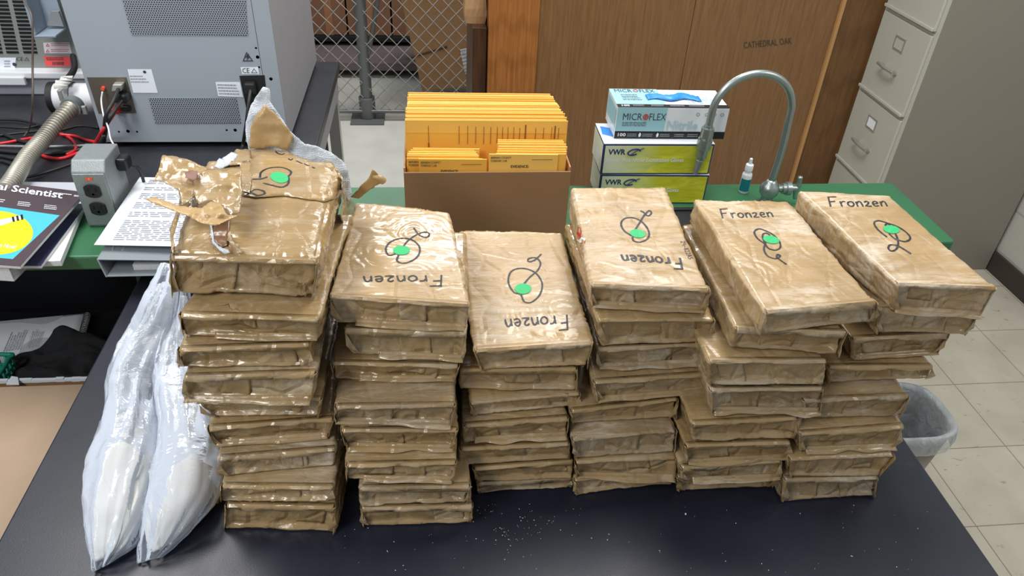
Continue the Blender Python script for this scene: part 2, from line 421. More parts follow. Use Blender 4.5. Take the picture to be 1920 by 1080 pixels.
def text(name, body, pBL, pBR, pTL, m, parent, thick=.0006, bold=0, shear=0):
    """text laid in the frame bottom-left, bottom-right, top-left (world points)"""
    cu = bpy.data.curves.new('t', 'FONT'); cu.body = body; cu.size = 1; cu.offset = bold; cu.resolution_u = 2; cu.shear = shear
    o = bpy.data.objects.new('t', cu); COL.objects.link(o); bpy.context.view_layer.update()
    me = bpy.data.meshes.new_from_object(o.evaluated_get(bpy.context.evaluated_depsgraph_get()))
    co = np.array([v.co[:] for v in me.vertices]); fs = [list(p.vertices) for p in me.polygons]
    bpy.data.objects.remove(o); bpy.data.curves.remove(cu); bpy.data.meshes.remove(me)
    if len(co) == 0: return None
    mn, mx = co.min(0), co.max(0); u = (co[:, 0]-mn[0])/(mx[0]-mn[0]); v = (co[:, 1]-mn[1])/(mx[1]-mn[1])
    pBL, pBR, pTL = map(np.array, (pBL, pBR, pTL)); ex, ey = pBR-pBL, pTL-pBL; n = np.cross(ex, ey); n /= np.linalg.norm(n)
    P = pBL+u[:, None]*ex+v[:, None]*ey+n*thick
    return link(name, P, fs, m, parent)
def lines(n, pBL, pBR, pTL, m, parent, name='printed_lines', fill=.45, ragged=.25, seed=0, lift=.0006):
    """rows of small print as thin bars"""
    r = random.Random(seed); b = MB(); pBL, pBR, pTL = map(np.array, (pBL, pBR, pTL)); ex, ey = pBR-pBL, pTL-pBL; nn = np.cross(ex, ey); nn /= np.linalg.norm(nn)
    for i in range(n):
        y0 = (i+.5-fill/2)/n; y1 = (i+.5+fill/2)/n; x = 0; end = 1-r.random()*ragged
        while x < end:
            w_ = min(.03+r.random()*.11, end-x)
            b.add([pBL+ex*x+ey*y0+nn*lift, pBL+ex*(x+w_)+ey*y0+nn*lift, pBL+ex*(x+w_)+ey*y1+nn*lift, pBL+ex*x+ey*y1+nn*lift], [(0, 1, 2, 3)])
            x += w_+.02
    return b.build(name, m, parent)
def quadplate(name, q, m, parent, t=.0006):
    q = [np.array(p, float) for p in q]; n = np.cross(q[1]-q[0], q[3]-q[0]); n /= np.linalg.norm(n)
    return MB().prism(q, n*t).build(name, m, parent)
# ------------------------------------------------------------------ the setting
TT, CT = .85, .90      # lab table top, green counter top
struct(link('floor', [(-4, -1.5, 0), (5, -1.5, 0), (5, 7, 0), (-4, 7, 0)], [(0, 1, 2, 3)], M['floor'], origin=(0, 0, 0)))
struct(MB().box(2.56, 2.70, -1.5, 7, 0, 2.8).build('wall_right', M['block'], origin=(0, 0, 0)))
struct(MB().box(2.548, 2.56, -1.5, 7, 0, .10).build('baseboard_right', M['base'], bevel=.003))
struct(MB().box(-4, 2.56, 6.6, 6.7, 0, 2.8).build('wall_back', mat('dim_wall', (120, 112, 104), .8)))

# black lab table
tb = thing('lab_table', 'black-topped lab table carrying the stacks of brown packages', 'table', (.1, .9, 0))
MB().box(-.667, .860, .30, 1.455, TT-.03, TT).build('tabletop', M['table'], tb, bevel=.004)
MB().box(-.62, .82, .36, 1.40, TT-.12, TT-.031).build('apron', M['matte_black'], tb)
for x in (-.60, .79):
    for y in (.38, 1.36): MB().box(x-.02, x+.02, y-.02, y+.02, 0, TT-.12).build('leg', M['matte_black'], tb)

# green sink counter
ct = thing('sink_counter', 'green-topped narrow sink counter behind the black table', 'counter', (0, 1.62, 0))
def slab(x0, x1, y0, y1, z0, z1, rc, m, name, parent):
    poly = [(x0, y0, z0)]
    for k in range(7): a = -math.pi/2+k/6*math.pi/2; poly.append((x1-rc+rc*math.cos(a), y0+rc+rc*math.sin(a), z0))
    for k in range(7): a = k/6*math.pi/2; poly.append((x1-rc+rc*math.cos(a), y1-rc+rc*math.sin(a), z0))
    poly.append((x0, y1, z0)); return MB().prism(poly, (0, 0, z1-z0)).build(name, m, parent, bevel=.005)
slab(-2.3, 1.309, 1.459, 1.775, CT-.037, CT, .012, M['green'], 'worktop', ct)
MB().box(-.70, 1.27, 1.50, 1.74, .08, CT-.038).build('cabinet_body', M['matte_black'], ct)
MB().box(-2.3, -.701, 1.97, 1.99, .0, CT-.06).build('back_panel', M['matte_black'], ct)
sk = MB(); sx0, sx1, sy0, sy1 = .605, .80, 1.53, 1.635
for a in ((sx0, sx1, sy0, sy0+.012), (sx0, sx1, sy1-.012, sy1), (sx0, sx0+.012, sy0, sy1), (sx1-.012, sx1, sy0, sy1)): sk.box(*a, CT+.0005, CT+.008)
sk.build('sink_rim', M['matte_black'], ct, bevel=.002)
MB().box(sx0+.012, sx1-.012, sy0+.012, sy1-.012, CT+.0004, CT+.002).build('sink_basin', M['matte_black'], ct)

# black instrument bench behind on the left
bn = thing('instrument_bench', 'black-topped bench carrying the grey instruments at the back left', 'bench', (-1.2, 2.3, 0))
MB().box(-2.4, -.336, 1.778, 2.77, .858, .892).build('worktop', M['bench'], bn, bevel=.003)
MB().box(-2.3, -.40, 2.0, 2.70, .0, .857).build('body', M['matte_black'], bn)
MB().box(-.40, -.345, 1.80, 2.74, .78, .857).build('side_rail', M['gc_side'], bn)
for y in (1.80, 2.70): MB().box(-.39, -.35, y, y+.045, 0, .78).build('leg', M['steel'], bn)

# chain-link fence
YF = 4.3
fe = thing('chain_link_fence', 'galvanised chain-link fence panel standing behind the bench', 'fence', (-.2, YF, 0))
wm = MB(); P_ = .085
for i in range(34):
    x0 = -1.25+i*P_
    for sg in (1, -1):
        pts = []; z = .06; k = 0
        while z < 1.5:
            pts.append((x0+sg*(P_/2 if k % 2 else 0), YF+sg*.003, z)); z += P_/2*1.05; k += 1
        wm.tube(pts, .0034, 4)
wm.build('wire_mesh', M['fence'], fe)
for z in (.075, .0): pass
MB().tube([(-1.3, YF, .06), (1.7, YF, .06)], .012, 10).build('bottom_rail', M['post'], fe)
MB().tube([(-1.3, YF, 1.5), (1.7, YF, 1.5)], .018, 10).build('top_rail', M['post'], fe)
pxp = AY(688, 200, YF)[0]
MB().tube([(pxp, YF+.03, .012), (pxp, YF+.03, 1.55)], .034, 16).build('post', M['post'], fe, auto=.6)
MB().box(pxp-.10, pxp+.10, YF-.07, YF+.10, 0, .012).tube([(pxp, YF+.03, .012), (pxp, YF+.03, .14)], .048, 16).build('base_plate', M['post'], fe, bevel=.002)
MB().tube([(pxp+.03, YF+.03, .40), (pxp+.16, YF+.04, .95)], .014, 10).build('brace', M['post'], fe)
MB().tube([(pxp-.30, YF+.03, .02), (pxp-.30, YF+.03, 1.55)], .014, 12).build('post', M['post'], fe)

# things stored behind the fence
Yb = 5.0
a = AY(600, 192, Yb); b = AY(600, 118, Yb); c = AY(600, 92, Yb)
pal = MB().box(-1.6, .9, Yb, Yb+.7, .06, b[2]).build('storage_chest', mat('mauve_brown_board', (104, 92, 92), .7, var=.1)); tag(pal, 'low mauve-brown chest on the floor behind the chain-link fence', 'chest')
sh = thing('storage_shelf', 'dark shelf holding brown cartons behind the chain-link fence', 'shelf', (-.4, Yb+.1, 0))
MB().box(-1.7, 1.0, Yb+.35, Yb+1.0, c[2]-.06, c[2]-.031).build('shelf_board', M['matte_black'], sh)
for x in (-1.7, .96):
    for y in (Yb+.72, Yb+.95): MB().box(x, x+.04, y, y+.04, 0, c[2]-.061).build('upright', M['matte_black'], sh)
bx = mat('red_brown_carton', (122, 84, 60), .75, var=.08)
xs = [AY(x, 60, Yb+.4)[0] for x in (585, 652, 735, 800)]
for i, nm in enumerate(('left-hand', 'middle', 'right-hand')):
    o = thing('storage_carton', '%s red-brown carton on the dark shelf behind the fence' % nm, 'carton', ((xs[i]+xs[i+1])/2, Yb+.6, c[2]-.03), 'cartons behind the fence')
    MB().box(xs[i]+.006, xs[i+1]-.006, Yb+.4, Yb+.9, c[2]-.03, c[2]+.42).build('body', bx, o, bevel=.004)
    MB().box((xs[i]+xs[i+1])/2-.025, (xs[i]+xs[i+1])/2+.025, Yb+.398, Yb+.9, c[2]-.03, c[2]+.421).build('packing_tape', mat('brown_tape', (150, 104, 70), .4), o)

# tilted cardboard box just behind the fence
Yc = 4.42
q = [AY(*p, Yc) for p in [(740, -30), (786, 152), (930, 150), (905, -40)]]
q = [AY(742, -40, Yc), AY(792, 172, Yc), AY(980, 150, Yc), AY(940, -60, Yc)]
cb = thing('leaning_carton', 'large tan cardboard box leaning behind the fence with a white shipping label', 'box', tuple(q[1]))
MB().prism([q[1], q[2], q[3], q[0]], (0, .45, .0)).build('body', M['card'], cb, bevel=.005)
e0, e1 = AY(762, 112, Yc-.002), AY(838, 90, Yc-.002)
MB().prism([e0, e1, e1+(0, 0, .012), e0+(0, 0, .008)], (0, -.002, 0)).build('flap_gap', M['wood_dk'], cb)
ql = [AY(*p, Yc-.003) for p in [(872, 139), (892, 134), (884, 88), (862, 93)]]
lb = quadplate('shipping_label', ql, M['paper'], cb, .001); lb['label'] = 'white printed shipping label'
lines(7, ql[0]+(0, -.003, 0), ql[1]+(0, -.003, 0), ql[3]+(0, -.003, 0), M['print'], cb)

# oak cabinet back
YW = 2.99; wt = 2.1
X0, X1 = AY(917, 0, YW)[0], AY(1668, 0, YW)[0]
wc = thing('oak_cabinet', 'large oak-veneer cabinet standing behind the green counter', 'cabinet', ((X0+X1)/2, YW+.3, 0))
xa = AY(1008, 80, YW)[0]; xb = AY(1530, 165, YW)[0]; xs_ = AY(1294, 60, YW)[0]
MB().box(X0, xa, YW-.012, YW+.58, 0, wt).build('left_stile', M['wood_lt'], wc, bevel=.004)['label'] = 'lighter orange-brown oak stile with arched grain'
MB().box(xa+.001, xs_-.001, YW, YW+.02, 0, wt).build('back_panel', M['wood'], wc, bevel=.001)
MB().box(xs_+.001, xb, YW, YW+.02, 0, wt).build('back_panel', M['wood'], wc, bevel=.001)
MB().box(xb, xb+.014, YW-.016, YW+.02, 0, wt).build('edge_strip', M['wood_edge'], wc)
MB().box(xb+.015, X1, YW-.004, YW+.58, 0, wt).build('right_stile', M['wood_rt'], wc, bevel=.003)['label'] = 'darker right stile with wavy grain'
text('stamp', 'CATHEDRAL OAK', AY(1395, 91, YW-.001), AY(1485, 82, YW-.001), AY(1394, 79, YW-.001), M['oak_lbl'], wc, .001)

# dark low cupboard with a paper bag, left of the oak cabinet
lx0 = AY(886, 60, YW+.02)[0]
lc = MB().box(lx0, X0-.004, YW+.02, YW+.5, 0, AY(900, 52, YW+.02)[2]).build('side_cupboard', M['wood_dk'], bevel=.003)
tag(lc, 'dark brown narrow cupboard at the left side of the oak cabinet', 'cupboard')
pz = AY(900, 52, YW+.02)[2]
mb = MB(); cx, cy = (lx0+X0)/2-.01, YW+.12; rings = []
V = []; n = 32
for k in range(12):
    z = pz+k*.03; r = .075+.01*math.sin(k*.9)
    for i in range(n):
        t_ = 2*math.pi*i/n; c_, s_ = math.cos(t_), math.sin(t_)
        rr = r/max(abs(c_), abs(s_))**.8*(1+.06*_T[(i*7+k*3) % 97]); V.append((cx+rr*c_*.55-.006, cy+rr*s_*.6, z))
F = [[k*n+i, k*n+(i+1) % n, (k+1)*n+(i+1) % n, (k+1)*n+i] for k in range(11) for i in range(n)]+[list(range(n))[::-1]]
pb = link('paper_bag', V, F, mat('brown_bag_paper', (170, 132, 92), .7, bump=.6, bscale=30)); tag(pb, 'crumpled brown paper bag on the dark cupboard beside the oak cabinet', 'bag')

# cream filing cabinet, drawers facing left
FX, FY0, FY1, FX1 = 1.876, 2.60, 2.985, 2.545
fc = thing('filing_cabinet', 'cream metal filing cabinet with drawers facing left by the right wall', 'filing cabinet', ((FX+FX1)/2, (FY0+FY1)/2, 0))
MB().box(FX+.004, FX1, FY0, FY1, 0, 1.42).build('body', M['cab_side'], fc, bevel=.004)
zs = [AX(1756.7, 64, FX)[2], AX(1696, 223.6, FX)[2]]; pit = zs[0]-zs[1]
MB().box(FX-.0, FX+.0038, FY0, FY1, 0, 1.42).build('front_frame', M['cab'], fc)
for k in range(-1, 4):
    z1 = zs[0]-k*pit-.012; z0 = zs[0]-(k+1)*pit+.006
    if z0 < .02: z0 = .03
    if z1 > 1.4: z1 = 1.4
    if z1-z0 < .08: continue
    d = MB().box(FX-.012, FX-.0002, FY0+.018, FY1-.018, z0, z1).box(FX-.022, FX-.0125, FY0+.018, FY1-.018, z0-.0, z0+.012) .build('drawer', M['cab'], fc, bevel=.002)
    ym = (FY0+FY1)/2; zc = z0+(z1-z0)*.44
    ORIG[d.name] = ORIG[fc.name]
    h = MB()
    for yy in (ym-.045, ym+.045): h.tube([(FX-.013, yy, zc-.012), (FX-.03, yy, zc), (FX-.04, yy+(.0), zc+.002)], .006, 8)
    h.tube(catmull([(FX-.038, ym-.06, zc), (FX-.046, ym, zc+.002), (FX-.038, ym+.06, zc)], 6), .007, 8)
    h.build('handle', M['steel'], d)['label'] = 'chrome pull handle'
    f = MB(); zl = z0+(z1-z0)*.74
    for a_ in ((ym-.036, ym+.036, zl-.026, zl-.020), (ym-.036, ym+.036, zl+.020, zl+.026), (ym-.036, ym-.030, zl-.02, zl+.02), (ym+.030, ym+.036, zl-.02, zl+.02)):
        f.box(FX-.016, FX-.0125, *a_)
    f.build('label_frame', M['steel'], d)
    MB().box(FX-.0135, FX-.0124, ym-.03, ym+.03, zl-.02, zl+.02).build('label_card', M['paper'] if k == 1 else M['cab'], d)

# lidless waste bin with a clear liner right of the table
bx0, by0, rz = 1.285, 1.36, .40
bin_ = thing('waste_bin', 'beige waste bin with a clear plastic liner on the floor right of the table', 'bin', (bx0, by0, 0))
def rring(cx, cy, hx, hy, z, n=48, p=3.4, wob=0, seed=0):
    o = []
    for i in range(n):
        a = 2*math.pi*i/n; c_, s_ = math.cos(a), math.sin(a); r = 1/((abs(c_)**p+abs(s_)**p)**(1/p))
        w_ = 1+wob*_T[(i*13+seed*29) % 4000]
        o.append((cx+hx*r*c_*w_, cy+hy*r*s_*w_, z+wob*.1*_T[(i*5+seed) % 4000]))
    return o
def loft(rings, closed_bottom=True, n=48):
    V = [p for r in rings for p in r]; F = [[k*n+i, k*n+(i+1) % n, (k+1)*n+(i+1) % n, (k+1)*n+i] for k in range(len(rings)-1) for i in range(n)]
    if closed_bottom: F.append(list(range(n))[::-1])
    return V, F
V, F = loft([rring(bx0, by0, .10, .075, .0), rring(bx0, by0, .112, .085, .15), rring(bx0, by0, .135, .105, rz-.005), rring(bx0, by0, .131, .101, rz-.005), rring(bx0, by0, .108, .08, .15), rring(bx0, by0, .096, .071, .01)])
link('tub', V, F, mat('beige_grey_plastic', (150, 142, 128), .45), bin_, smooth=True)
V, F = loft([rring(bx0, by0, .142, .112, rz-.06, wob=.03, seed=1), rring(bx0, by0, .144, .115, rz-.02, wob=.03, seed=2), rring(bx0, by0, .143, .113, rz+.004, wob=.01), rring(bx0, by0, .137, .107, rz+.010), rring(bx0, by0, .125, .095, rz-.005, wob=.02, seed=4),
             rring(bx0, by0, .118, .088, rz-.08, wob=.06, seed=6), rring(bx0, by0, .10, .075, rz-.2, wob=.1, seed=8), rring(bx0, by0, .06, .05, rz-.34, wob=.1, seed=9)], False)
link('liner', V, F, M['liner'], bin_, smooth=True)
# ------------------------------------------------------------------ instruments on the bench
BZ = .892
GX0, GX1, GY0, GY1 = -.926, -.412, 2.04, 2.74
def G(x, y, d=0): p = AY(x, y, GY0-d); return p
gc = thing('gas_chromatograph', 'tall pale grey lab instrument with perforated vents seen from behind', 'instrument', ((GX0+GX1)/2, (GY0+GY1)/2, BZ))
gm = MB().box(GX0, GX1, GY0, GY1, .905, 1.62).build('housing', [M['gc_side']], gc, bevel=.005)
MB().box(GX0+.002, GX1-.045, GY0-.003, GY0-.0001, .908, 1.62).build('rear_panel', M['gc'], gc, bevel=.001)
MB().box(GX1-.044, GX1-.001, GY0-.003, GY0-.0001, .908, 1.62).build('corner_panel', M['gc'], gc, bevel=.001)
for x in (GX0+.05, GX1-.05):
    for y in (GY0+.06, GY1-.06): MB().lathe([(.02, 0), (.02, .014)], (x, y, BZ), 14).build('foot', M['rubber'], gc)
def gq(name, px4, m, d=.0035, t=.0008): return quadplate(name, [AY(*p, GY0-d) for p in px4], m, gc, t)
gq('perforated_vent', [(247, 66), (465, 67), (455, -90), (206, -90)], M['perf'])
gq('perforated_vent', [(292, 232), (452, 231), (443, 183), (279, 184)], M['perf'])
gq('connector_plate', [(185, 213), (256, 212), (237, 145), (163, 145)], M['brownmetal'])
gq('power_inlet', [(463, 208), (503, 208), (496, 141), (449, 142)], M['black'])
l1 = gq('rating_label', [(250, 174), (296, 174), (284, 130), (239, 130)], M['paper'], .0035, .0005)
lines(3, G(246, 156, .0043), G(284, 156, .0043), G(243, 140, .0043), M['print'], gc, 'label_print', .35, .5, 3)
MB().lathe([(.004, 0), (.004, .0005)], G(271, 135, .0048), 14, R=[(1, 0, 0), (0, 0, 1), (0, -1, 0)]).build('label_mark', M['printdk'], gc)
gq('warning_label', [(409, 180), (456, 182), (450, 154), (404, 154)], M['paper'], .0035, .0005)
lines(4, G(411, 178, .0043), G(450, 179, .0043), G(407, 156, .0043), M['print'], gc, 'label_print', .4, .1, 4)
gq('approval_label', [(454, 139), (486, 139), (484, 126), (451, 126)], M['paper'], .0035, .0005)
text('approval_mark', 'CE', G(455, 137, .0045), G(468, 137, .0045), G(454, 127.5, .0045), M['printdk'], gc)
def tri_outline(name, c3, wd, m, parent, lift=.0004):
    c3 = [np.array(p) for p in c3]; ce = sum(c3)/3; inn = [ce+(p-ce)*(1-wd) for p in c3]; n = np.cross(c3[1]-c3[0], c3[2]-c3[0]); n /= np.linalg.norm(n)
    v = [p+n*lift for p in c3+inn]; return MB().add(v, [(0, 1, 4, 3), (1, 2, 5, 4), (2, 0, 3, 5)]).build(name, m, parent)
tri_outline('recycling_mark', [G(471, 137, .0045), G(483, 137, .0045), G(476, 128, .0045)], .3, M['printdk'], gc)
tri_outline('hazard_mark', [G(455, 115, .0038), G(475, 115, .0038), G(462, 97, .0038)], .28, M['printdk'], gc)
MB().prism([G(464, 101, .004), G(460, 108, .004), G(464, 108, .004), G(462, 114, .004), G(469, 106, .004), G(465, 106, .004), G(467, 101, .004)], (0, -.0006, 0)).build('hazard_bolt', M['printdk'], gc)
Ry = [(1, 0, 0), (0, 0, 1), (0, -1, 0)]
for p in ((483, 107), (508, 148), (240, 246), (441, 244), (480, 90), (486, 126), (223, 247), (257, 247), (425, 244)):
    big = p[0] in (483, 508, 240, 441)
    MB().lathe([(.0048 if big else .003, 0), (.0042 if big else .002, .0022), (.001, .0026)], G(p[0], p[1], .003), 14, R=Ry).build('screw', M['gc_side'] if p[0] != 508 else M['castmetal'], gc, smooth=True)
MB().lathe([(.011, 0), (.011, .006), (.006, .006), (.006, .012)], G(192, 163, .0042), 18, R=Ry).build('coax_socket', M['castmetal'], gc, auto=.6)
MB().lathe([(.005, 0), (.005, .014), (.003, .016)], G(192, 167, .014), 14, R=Ry).build('coax_cap', M['orange'], gc, auto=.6)
pl = [G(*p, .0045) for p in ((214, 166), (232, 166), (234, 153), (216, 153))]
MB().prism(pl, (0, -.022, 0)).build('serial_connector', M['steel'], gc, bevel=.002)
MB().obox(G(229, 182, .02), (.017, .018, .012)).build('power_connector', M['black'], gc, bevel=.005)
MB().obox(G(237, 203, .008), (.010, .006, .008)).build('network_socket', M['black'], gc, bevel=.002)
MB().obox(G(219, 206, .014), (.009, .014, .007)).build('network_plug', M['red'], gc, bevel=.002)
MB().obox(G(470, 165, .012), (.014, .012, .016)).build('power_plug', M['rubber'], gc, bevel=.004)

# cables
def cable(name, pts, r, m, label, seg=8, n=8): 
    o = MB().tube(catmull(pts, n), r, seg).build(name, m, smooth=True); return tag(o, label, 'cable', None)
def B(x, y, dz=0.006): return AZ(x, y, BZ+dz)
cable('power_cable', [G(229, 188, .035), AY(218, 203, 1.98), AY(200, 232, 1.95), B(193, 262, .03), B(160, 278), B(110, 287), B(60, 288), B(0, 283), B(-60, 275)], .0055, M['rubber'], 'thick black power cable dropping from the tall instrument to the bench left')
cable('serial_cable', [G(222, 167, .03), AY(212, 190, 1.97), AY(198, 220, 1.94), B(195, 270, .025), B(190, 280), B(205, 268, .006)], .005, M['rubber'], 'black serial cable hanging straight down below the steel connector')
cable('network_cable', [G(219, 206, .03), AY(208, 222, 1.98), AY(192, 245, 1.95), B(175, 272, .03), B(150, 285), B(115, 297), B(90, 295), B(75, 289)], .0045, M['red'], 'red network cable looping from the tall instrument onto the bench')
cable('network_cable', [B(-40, 268), B(0, 269), B(40, 262), B(75, 256, .012), B(110, 250), B(135, 262), B(142, 280), B(125, 290)], .0042, M['red'], 'red network cable coming in from the far left behind the steel hose')
cable('network_cable', [B(112, 252, .012), B(140, 255), B(165, 263), B(190, 268), B(212, 273)], .0042, M['red'], 'short run of red network cable lying in front of the tall instrument base')
cable('power_cable', [AY(196, 255, 1.93), B(185, 275, .02), B(150, 300), B(105, 317), B(60, 330), B(20, 334)], .0035, M['rubber'], 'thin black cable running diagonally behind the outlet box to the magazines')
cable('power_cable', [B(-50, 226), B(0, 224), B(40, 226), B(80, 236), B(110, 244), B(150, 236), B(185, 240)], .004, M['rubber'], 'black cable lying along the foot of the pale grey box')
cable('power_cable', [B(-50, 248), B(0, 250), B(30, 262), B(55, 268), B(85, 275)], .0055, M['rubber'], 'thick black cable at far left under the red cable')
cable('power_cable', [B(-40, 295), B(0, 293), B(30, 298), B(60, 292), B(80, 270), B(95, 255)], .005, M['rubber'], 'black cable curving at far left near the steel hose')
cable('power_cable', [B(-40, 308), B(0, 302), B(25, 308), B(45, 302)], .0045, M['rubber'], 'short black cable end at far left nearest the magazines')
cable('power_cable', [B(-40, 240), B(0, 238), B(50, 240), B(85, 232), B(78, 244), B(30, 250), B(-20, 256)], .0035, M['rubber'], 'thin black cable looping under the flange at far left')
cable('grey_cable', [B(-40, 276), B(0, 274), B(60, 275), B(130, 274), B(170, 272)], .004, M['castmetal'], 'straight grey cable lying across the bench in front of the pale box')
cable('data_cable', [G(192, 172, .02), G(190, 190, .03), AY(194, 215, 1.97), AY(203, 240, 1.93), AY(208, 262, 1.90), AY(222, 283, 1.80)], .0022, M['white'], 'thin white cable from the orange-capped socket down to the outlet box')
cable('inlet_cable', [AY(470, 168, 2.02), AY(466, 195, 1.99), AY(462, 230, 1.98), B(456, 268, .02), B(452, 285, .006)], .005, M['rubber'], 'black power cable under the inlet at the right of the tall instrument')
hang = cable('probe_wire', [AY(42, -20, 2.05), AY(47, 5, 2.0), AY(60, 35, 1.95), AY(61, 120, 1.92), AY(61, 200, 1.88), B(55, 240, .03), B(45, 256, .006)], .0025, mat('brown_wire', (84, 74, 68), .4), 'thin brown wire hanging in front of the slatted instrument')
# corrugated hose
def resample(pts, n):
    P = np.array(catmull(pts, 30)); s = np.r_[0, np.cumsum(np.linalg.norm(np.diff(P, axis=0), axis=1))]; t = np.linspace(0, s[-1], n); return [np.array([np.interp(q, s, P[:, k]) for k in range(3)]) for q in t]
hp = resample([AY(140, 196, 2.10), AY(128, 207, 2.06), AY(104, 232, 2.01), AY(80, 262, 1.95), AY(55, 290, 1.87), AY(38, 316, 1.80), AY(24, 338, 1.735), AY(10, 356, 1.69)], 420)
rr = [.0185+.0034*math.sin(i*2*math.pi/9) for i in range(len(hp))]
hs = thing('steel_hose', 'corrugated steel hose curving from the white flange down over the bench', 'hose', tuple(AZ(35, 318, BZ)))
MB().tube(hp, rr, 18).build('corrugated_tube', M['hose'], hs, smooth=True)
cl = hp[1]; MB().tube([hp[0], hp[30]], .027, 24).build('clamp', M['castmetal'], hs, auto=.6)
MB().obox(AY(159, 206, 2.08), (.006, .006, .012)).build('clamp_bolt', M['steel'], hs, bevel=.002)

# slatted instrument at far left, standing on a base unit
Y2 = 2.45
ins = thing('slatted_instrument', 'greenish-grey slatted instrument on a white-edged base at the far upper left', 'instrument', (-1.5, Y2+.3, BZ))
z0 = AY(60, 131, Y2)[2]; xr = -1.0
MB().box(-2.3, xr, Y2, Y2+.5, z0, 1.75).build('housing', M['gc2'], ins, bevel=.006)
sl = MB()
for k in range(26):
    yp = 98-k*7.3
    for (xa_, xb_) in ((-20, 5), (12, 35), (44, 70)):
        off = -k*.35*0
        p0, p1 = AY(xa_+(98-yp)*-.22, yp, Y2-.001), AY(xb_+(98-yp)*-.22, yp, Y2-.001)
        sl.box(min(p0[0], p1[0]), max(p0[0], p1[0]), Y2-.0015, Y2-.0002, p0[2]-.0035, p0[2]+.0035)
s_ = sl.build('vent_slots', M['black'], ins); 
rq = [AY(*p, Y2-.001) for p in ((86, 124), (133, 124), (131, 106), (82, 106))]
o = quadplate('red_label', rq, mat('red_sticker', (238, 88, 88), .5), ins); o['label'] = 'red barcode sticker'
lines(2, AY(88, 113.5, Y2-.002), AY(125, 113.5, Y2-.002), AY(86, 107, Y2-.002), M['printdk'], ins, 'label_print', .4, .2, 5)
bc = MB(); r_ = random.Random(2); x_ = 98.
while x_ < 120:
    w_ = r_.choice((.8, 1.2, 1.8)); bc.add([AY(x_, 122, Y2-.002), AY(x_+w_, 122, Y2-.002), AY(x_+w_, 116, Y2-.002), AY(x_, 116, Y2-.002)], [(0, 1, 2, 3)]); x_ += w_+.9
bc.build('barcode', M['printdk'], ins)
rq = [AY(*p, Y2-.001) for p in ((84, 100), (135, 100), (130, 79), (81, 80))]
o = quadplate('warning_label', rq, mat('pinkish_label', (214, 208, 214), .5), ins)
for yy in (95, 84): 
    tri_outline('hazard_mark', [AY(86, yy+3, Y2-.002), AY(93, yy+3, Y2-.002), AY(89, yy-3, Y2-.002)], .4, M['red_tape'], ins)
    lines(2, AY(96, yy+3, Y2-.002), AY(131, yy+3, Y2-.002), AY(95, yy-4, Y2-.002), mat('pale_red_print', (196, 120, 120), .7), ins, 'label_print', .4, .1, 6)
rq = [AY(*p, Y2-.001) for p in ((-10, 131), (28, 129), (30, 108), (-10, 108))]; quadplate('approval_label', rq, M['paper'], ins)
text('approval_mark', 'CE', AY(31, 114, Y2-.001), AY(43, 114, Y2-.001), AY(31, 107, Y2-.001), M['printdk'], ins, .001)
tri_outline('recycling_mark', [AY(45, 114, Y2-.002), AY(55, 114, Y2-.002), AY(50, 107, Y2-.002)], .3, M['printdk'], ins)
MB().lathe([(.006, 0), (.006, .001)], AY(27, 121, Y2-.002), 16, R=Ry).build('approval_mark', M['printdk'], ins)
lines(3, AY(8, 127, Y2-.002), AY(20, 127, Y2-.002), AY(8, 112, Y2-.002), M['print'], ins, 'label_print', .4, .1, 8)
# pale blue recess
rc_ = thing('blue_tray_recess', 'pale blue moulded plastic tray beside the slatted instrument', 'tray', tuple(AY(110, 52, Y2-.1)))
q0 = [AY(62, -20, Y2-.02), AY(84, 56, Y2-.02), AY(125, 56, Y2-.02), AY(100, -20, Y2-.02)]
MB().prism([q0[0], q0[1], q0[1]+(.01, 0, .01), q0[0]+(.01, 0, 0)], (0, -.08, 0)).prism([q0[1], q0[2], q0[2]+(0, 0, .008), q0[1]+(0, 0, .008)], (0, -.08, 0)).prism(q0, (0, .005, 0)).build('tray_shell', M['bluegrey'], rc_, bevel=.003)
quadplate('tray_floor', [AY(90, 46, Y2-.03), AY(122, 48, Y2-.03), AY(112, 20, Y2-.03), AY(98, 20, Y2-.03)], M['gc_side'], rc_, .01)
# white base unit and pale grey box under it
wb = ins
za, zb = AY(60, 155, Y2-.04)[2], AY(60, 134, Y2-.04)[2]
MB().box(-2.3, -1.0, Y2-.04, Y2+.45, za+.012, zb-.003).build('white_ledge', M['white'], wb, bevel=.004)
MB().box(-2.3, AY(45, 145, Y2-.05)[0], Y2-.055, Y2-.0405, za-.004, za+.022).build('ledge_step', M['white'], wb, bevel=.003)
MB().box(-2.3, -.99, Y2-.02, Y2+.45, BZ, za+.0115).build('pale_box', M['palegrey'], wb, bevel=.004)
# pump flange
fl = thing('pump_flange', 'white cylindrical pump flange with a black end ring beside the tall instrument', 'flange', tuple(AY(130, 215, 2.2)))
c0 = AY(98, 183, 2.22); Rx = [(0, 0, 1), (0, 1, 0), (-1, 0, 0)]; Rx = [(0, 0, 1), (1, 0, 0), (0, 1, 0)]
MB().lathe([(.030, 0), (.046, 0), (.046, .016), (.040, .016)], c0, 32, R=Rx).build('end_ring', M['rubber'], fl, auto=.6)
MB().lathe([(.042, .0161), (.042, .13)], c0, 32, R=Rx).build('white_cylinder', M['white'], fl, auto=.6)
MB().lathe([(.047, .05), (.047, .064)], c0, 32, R=Rx).build('clamp_ring', M['castmetal'], fl, auto=.6)
MB().obox(AY(115, 178, 2.14), (.006, .008, .016)).obox(AY(122, 200, 2.13), (.010, .008, .005)).build('clamp_latch', M['steel'], fl, bevel=.002)
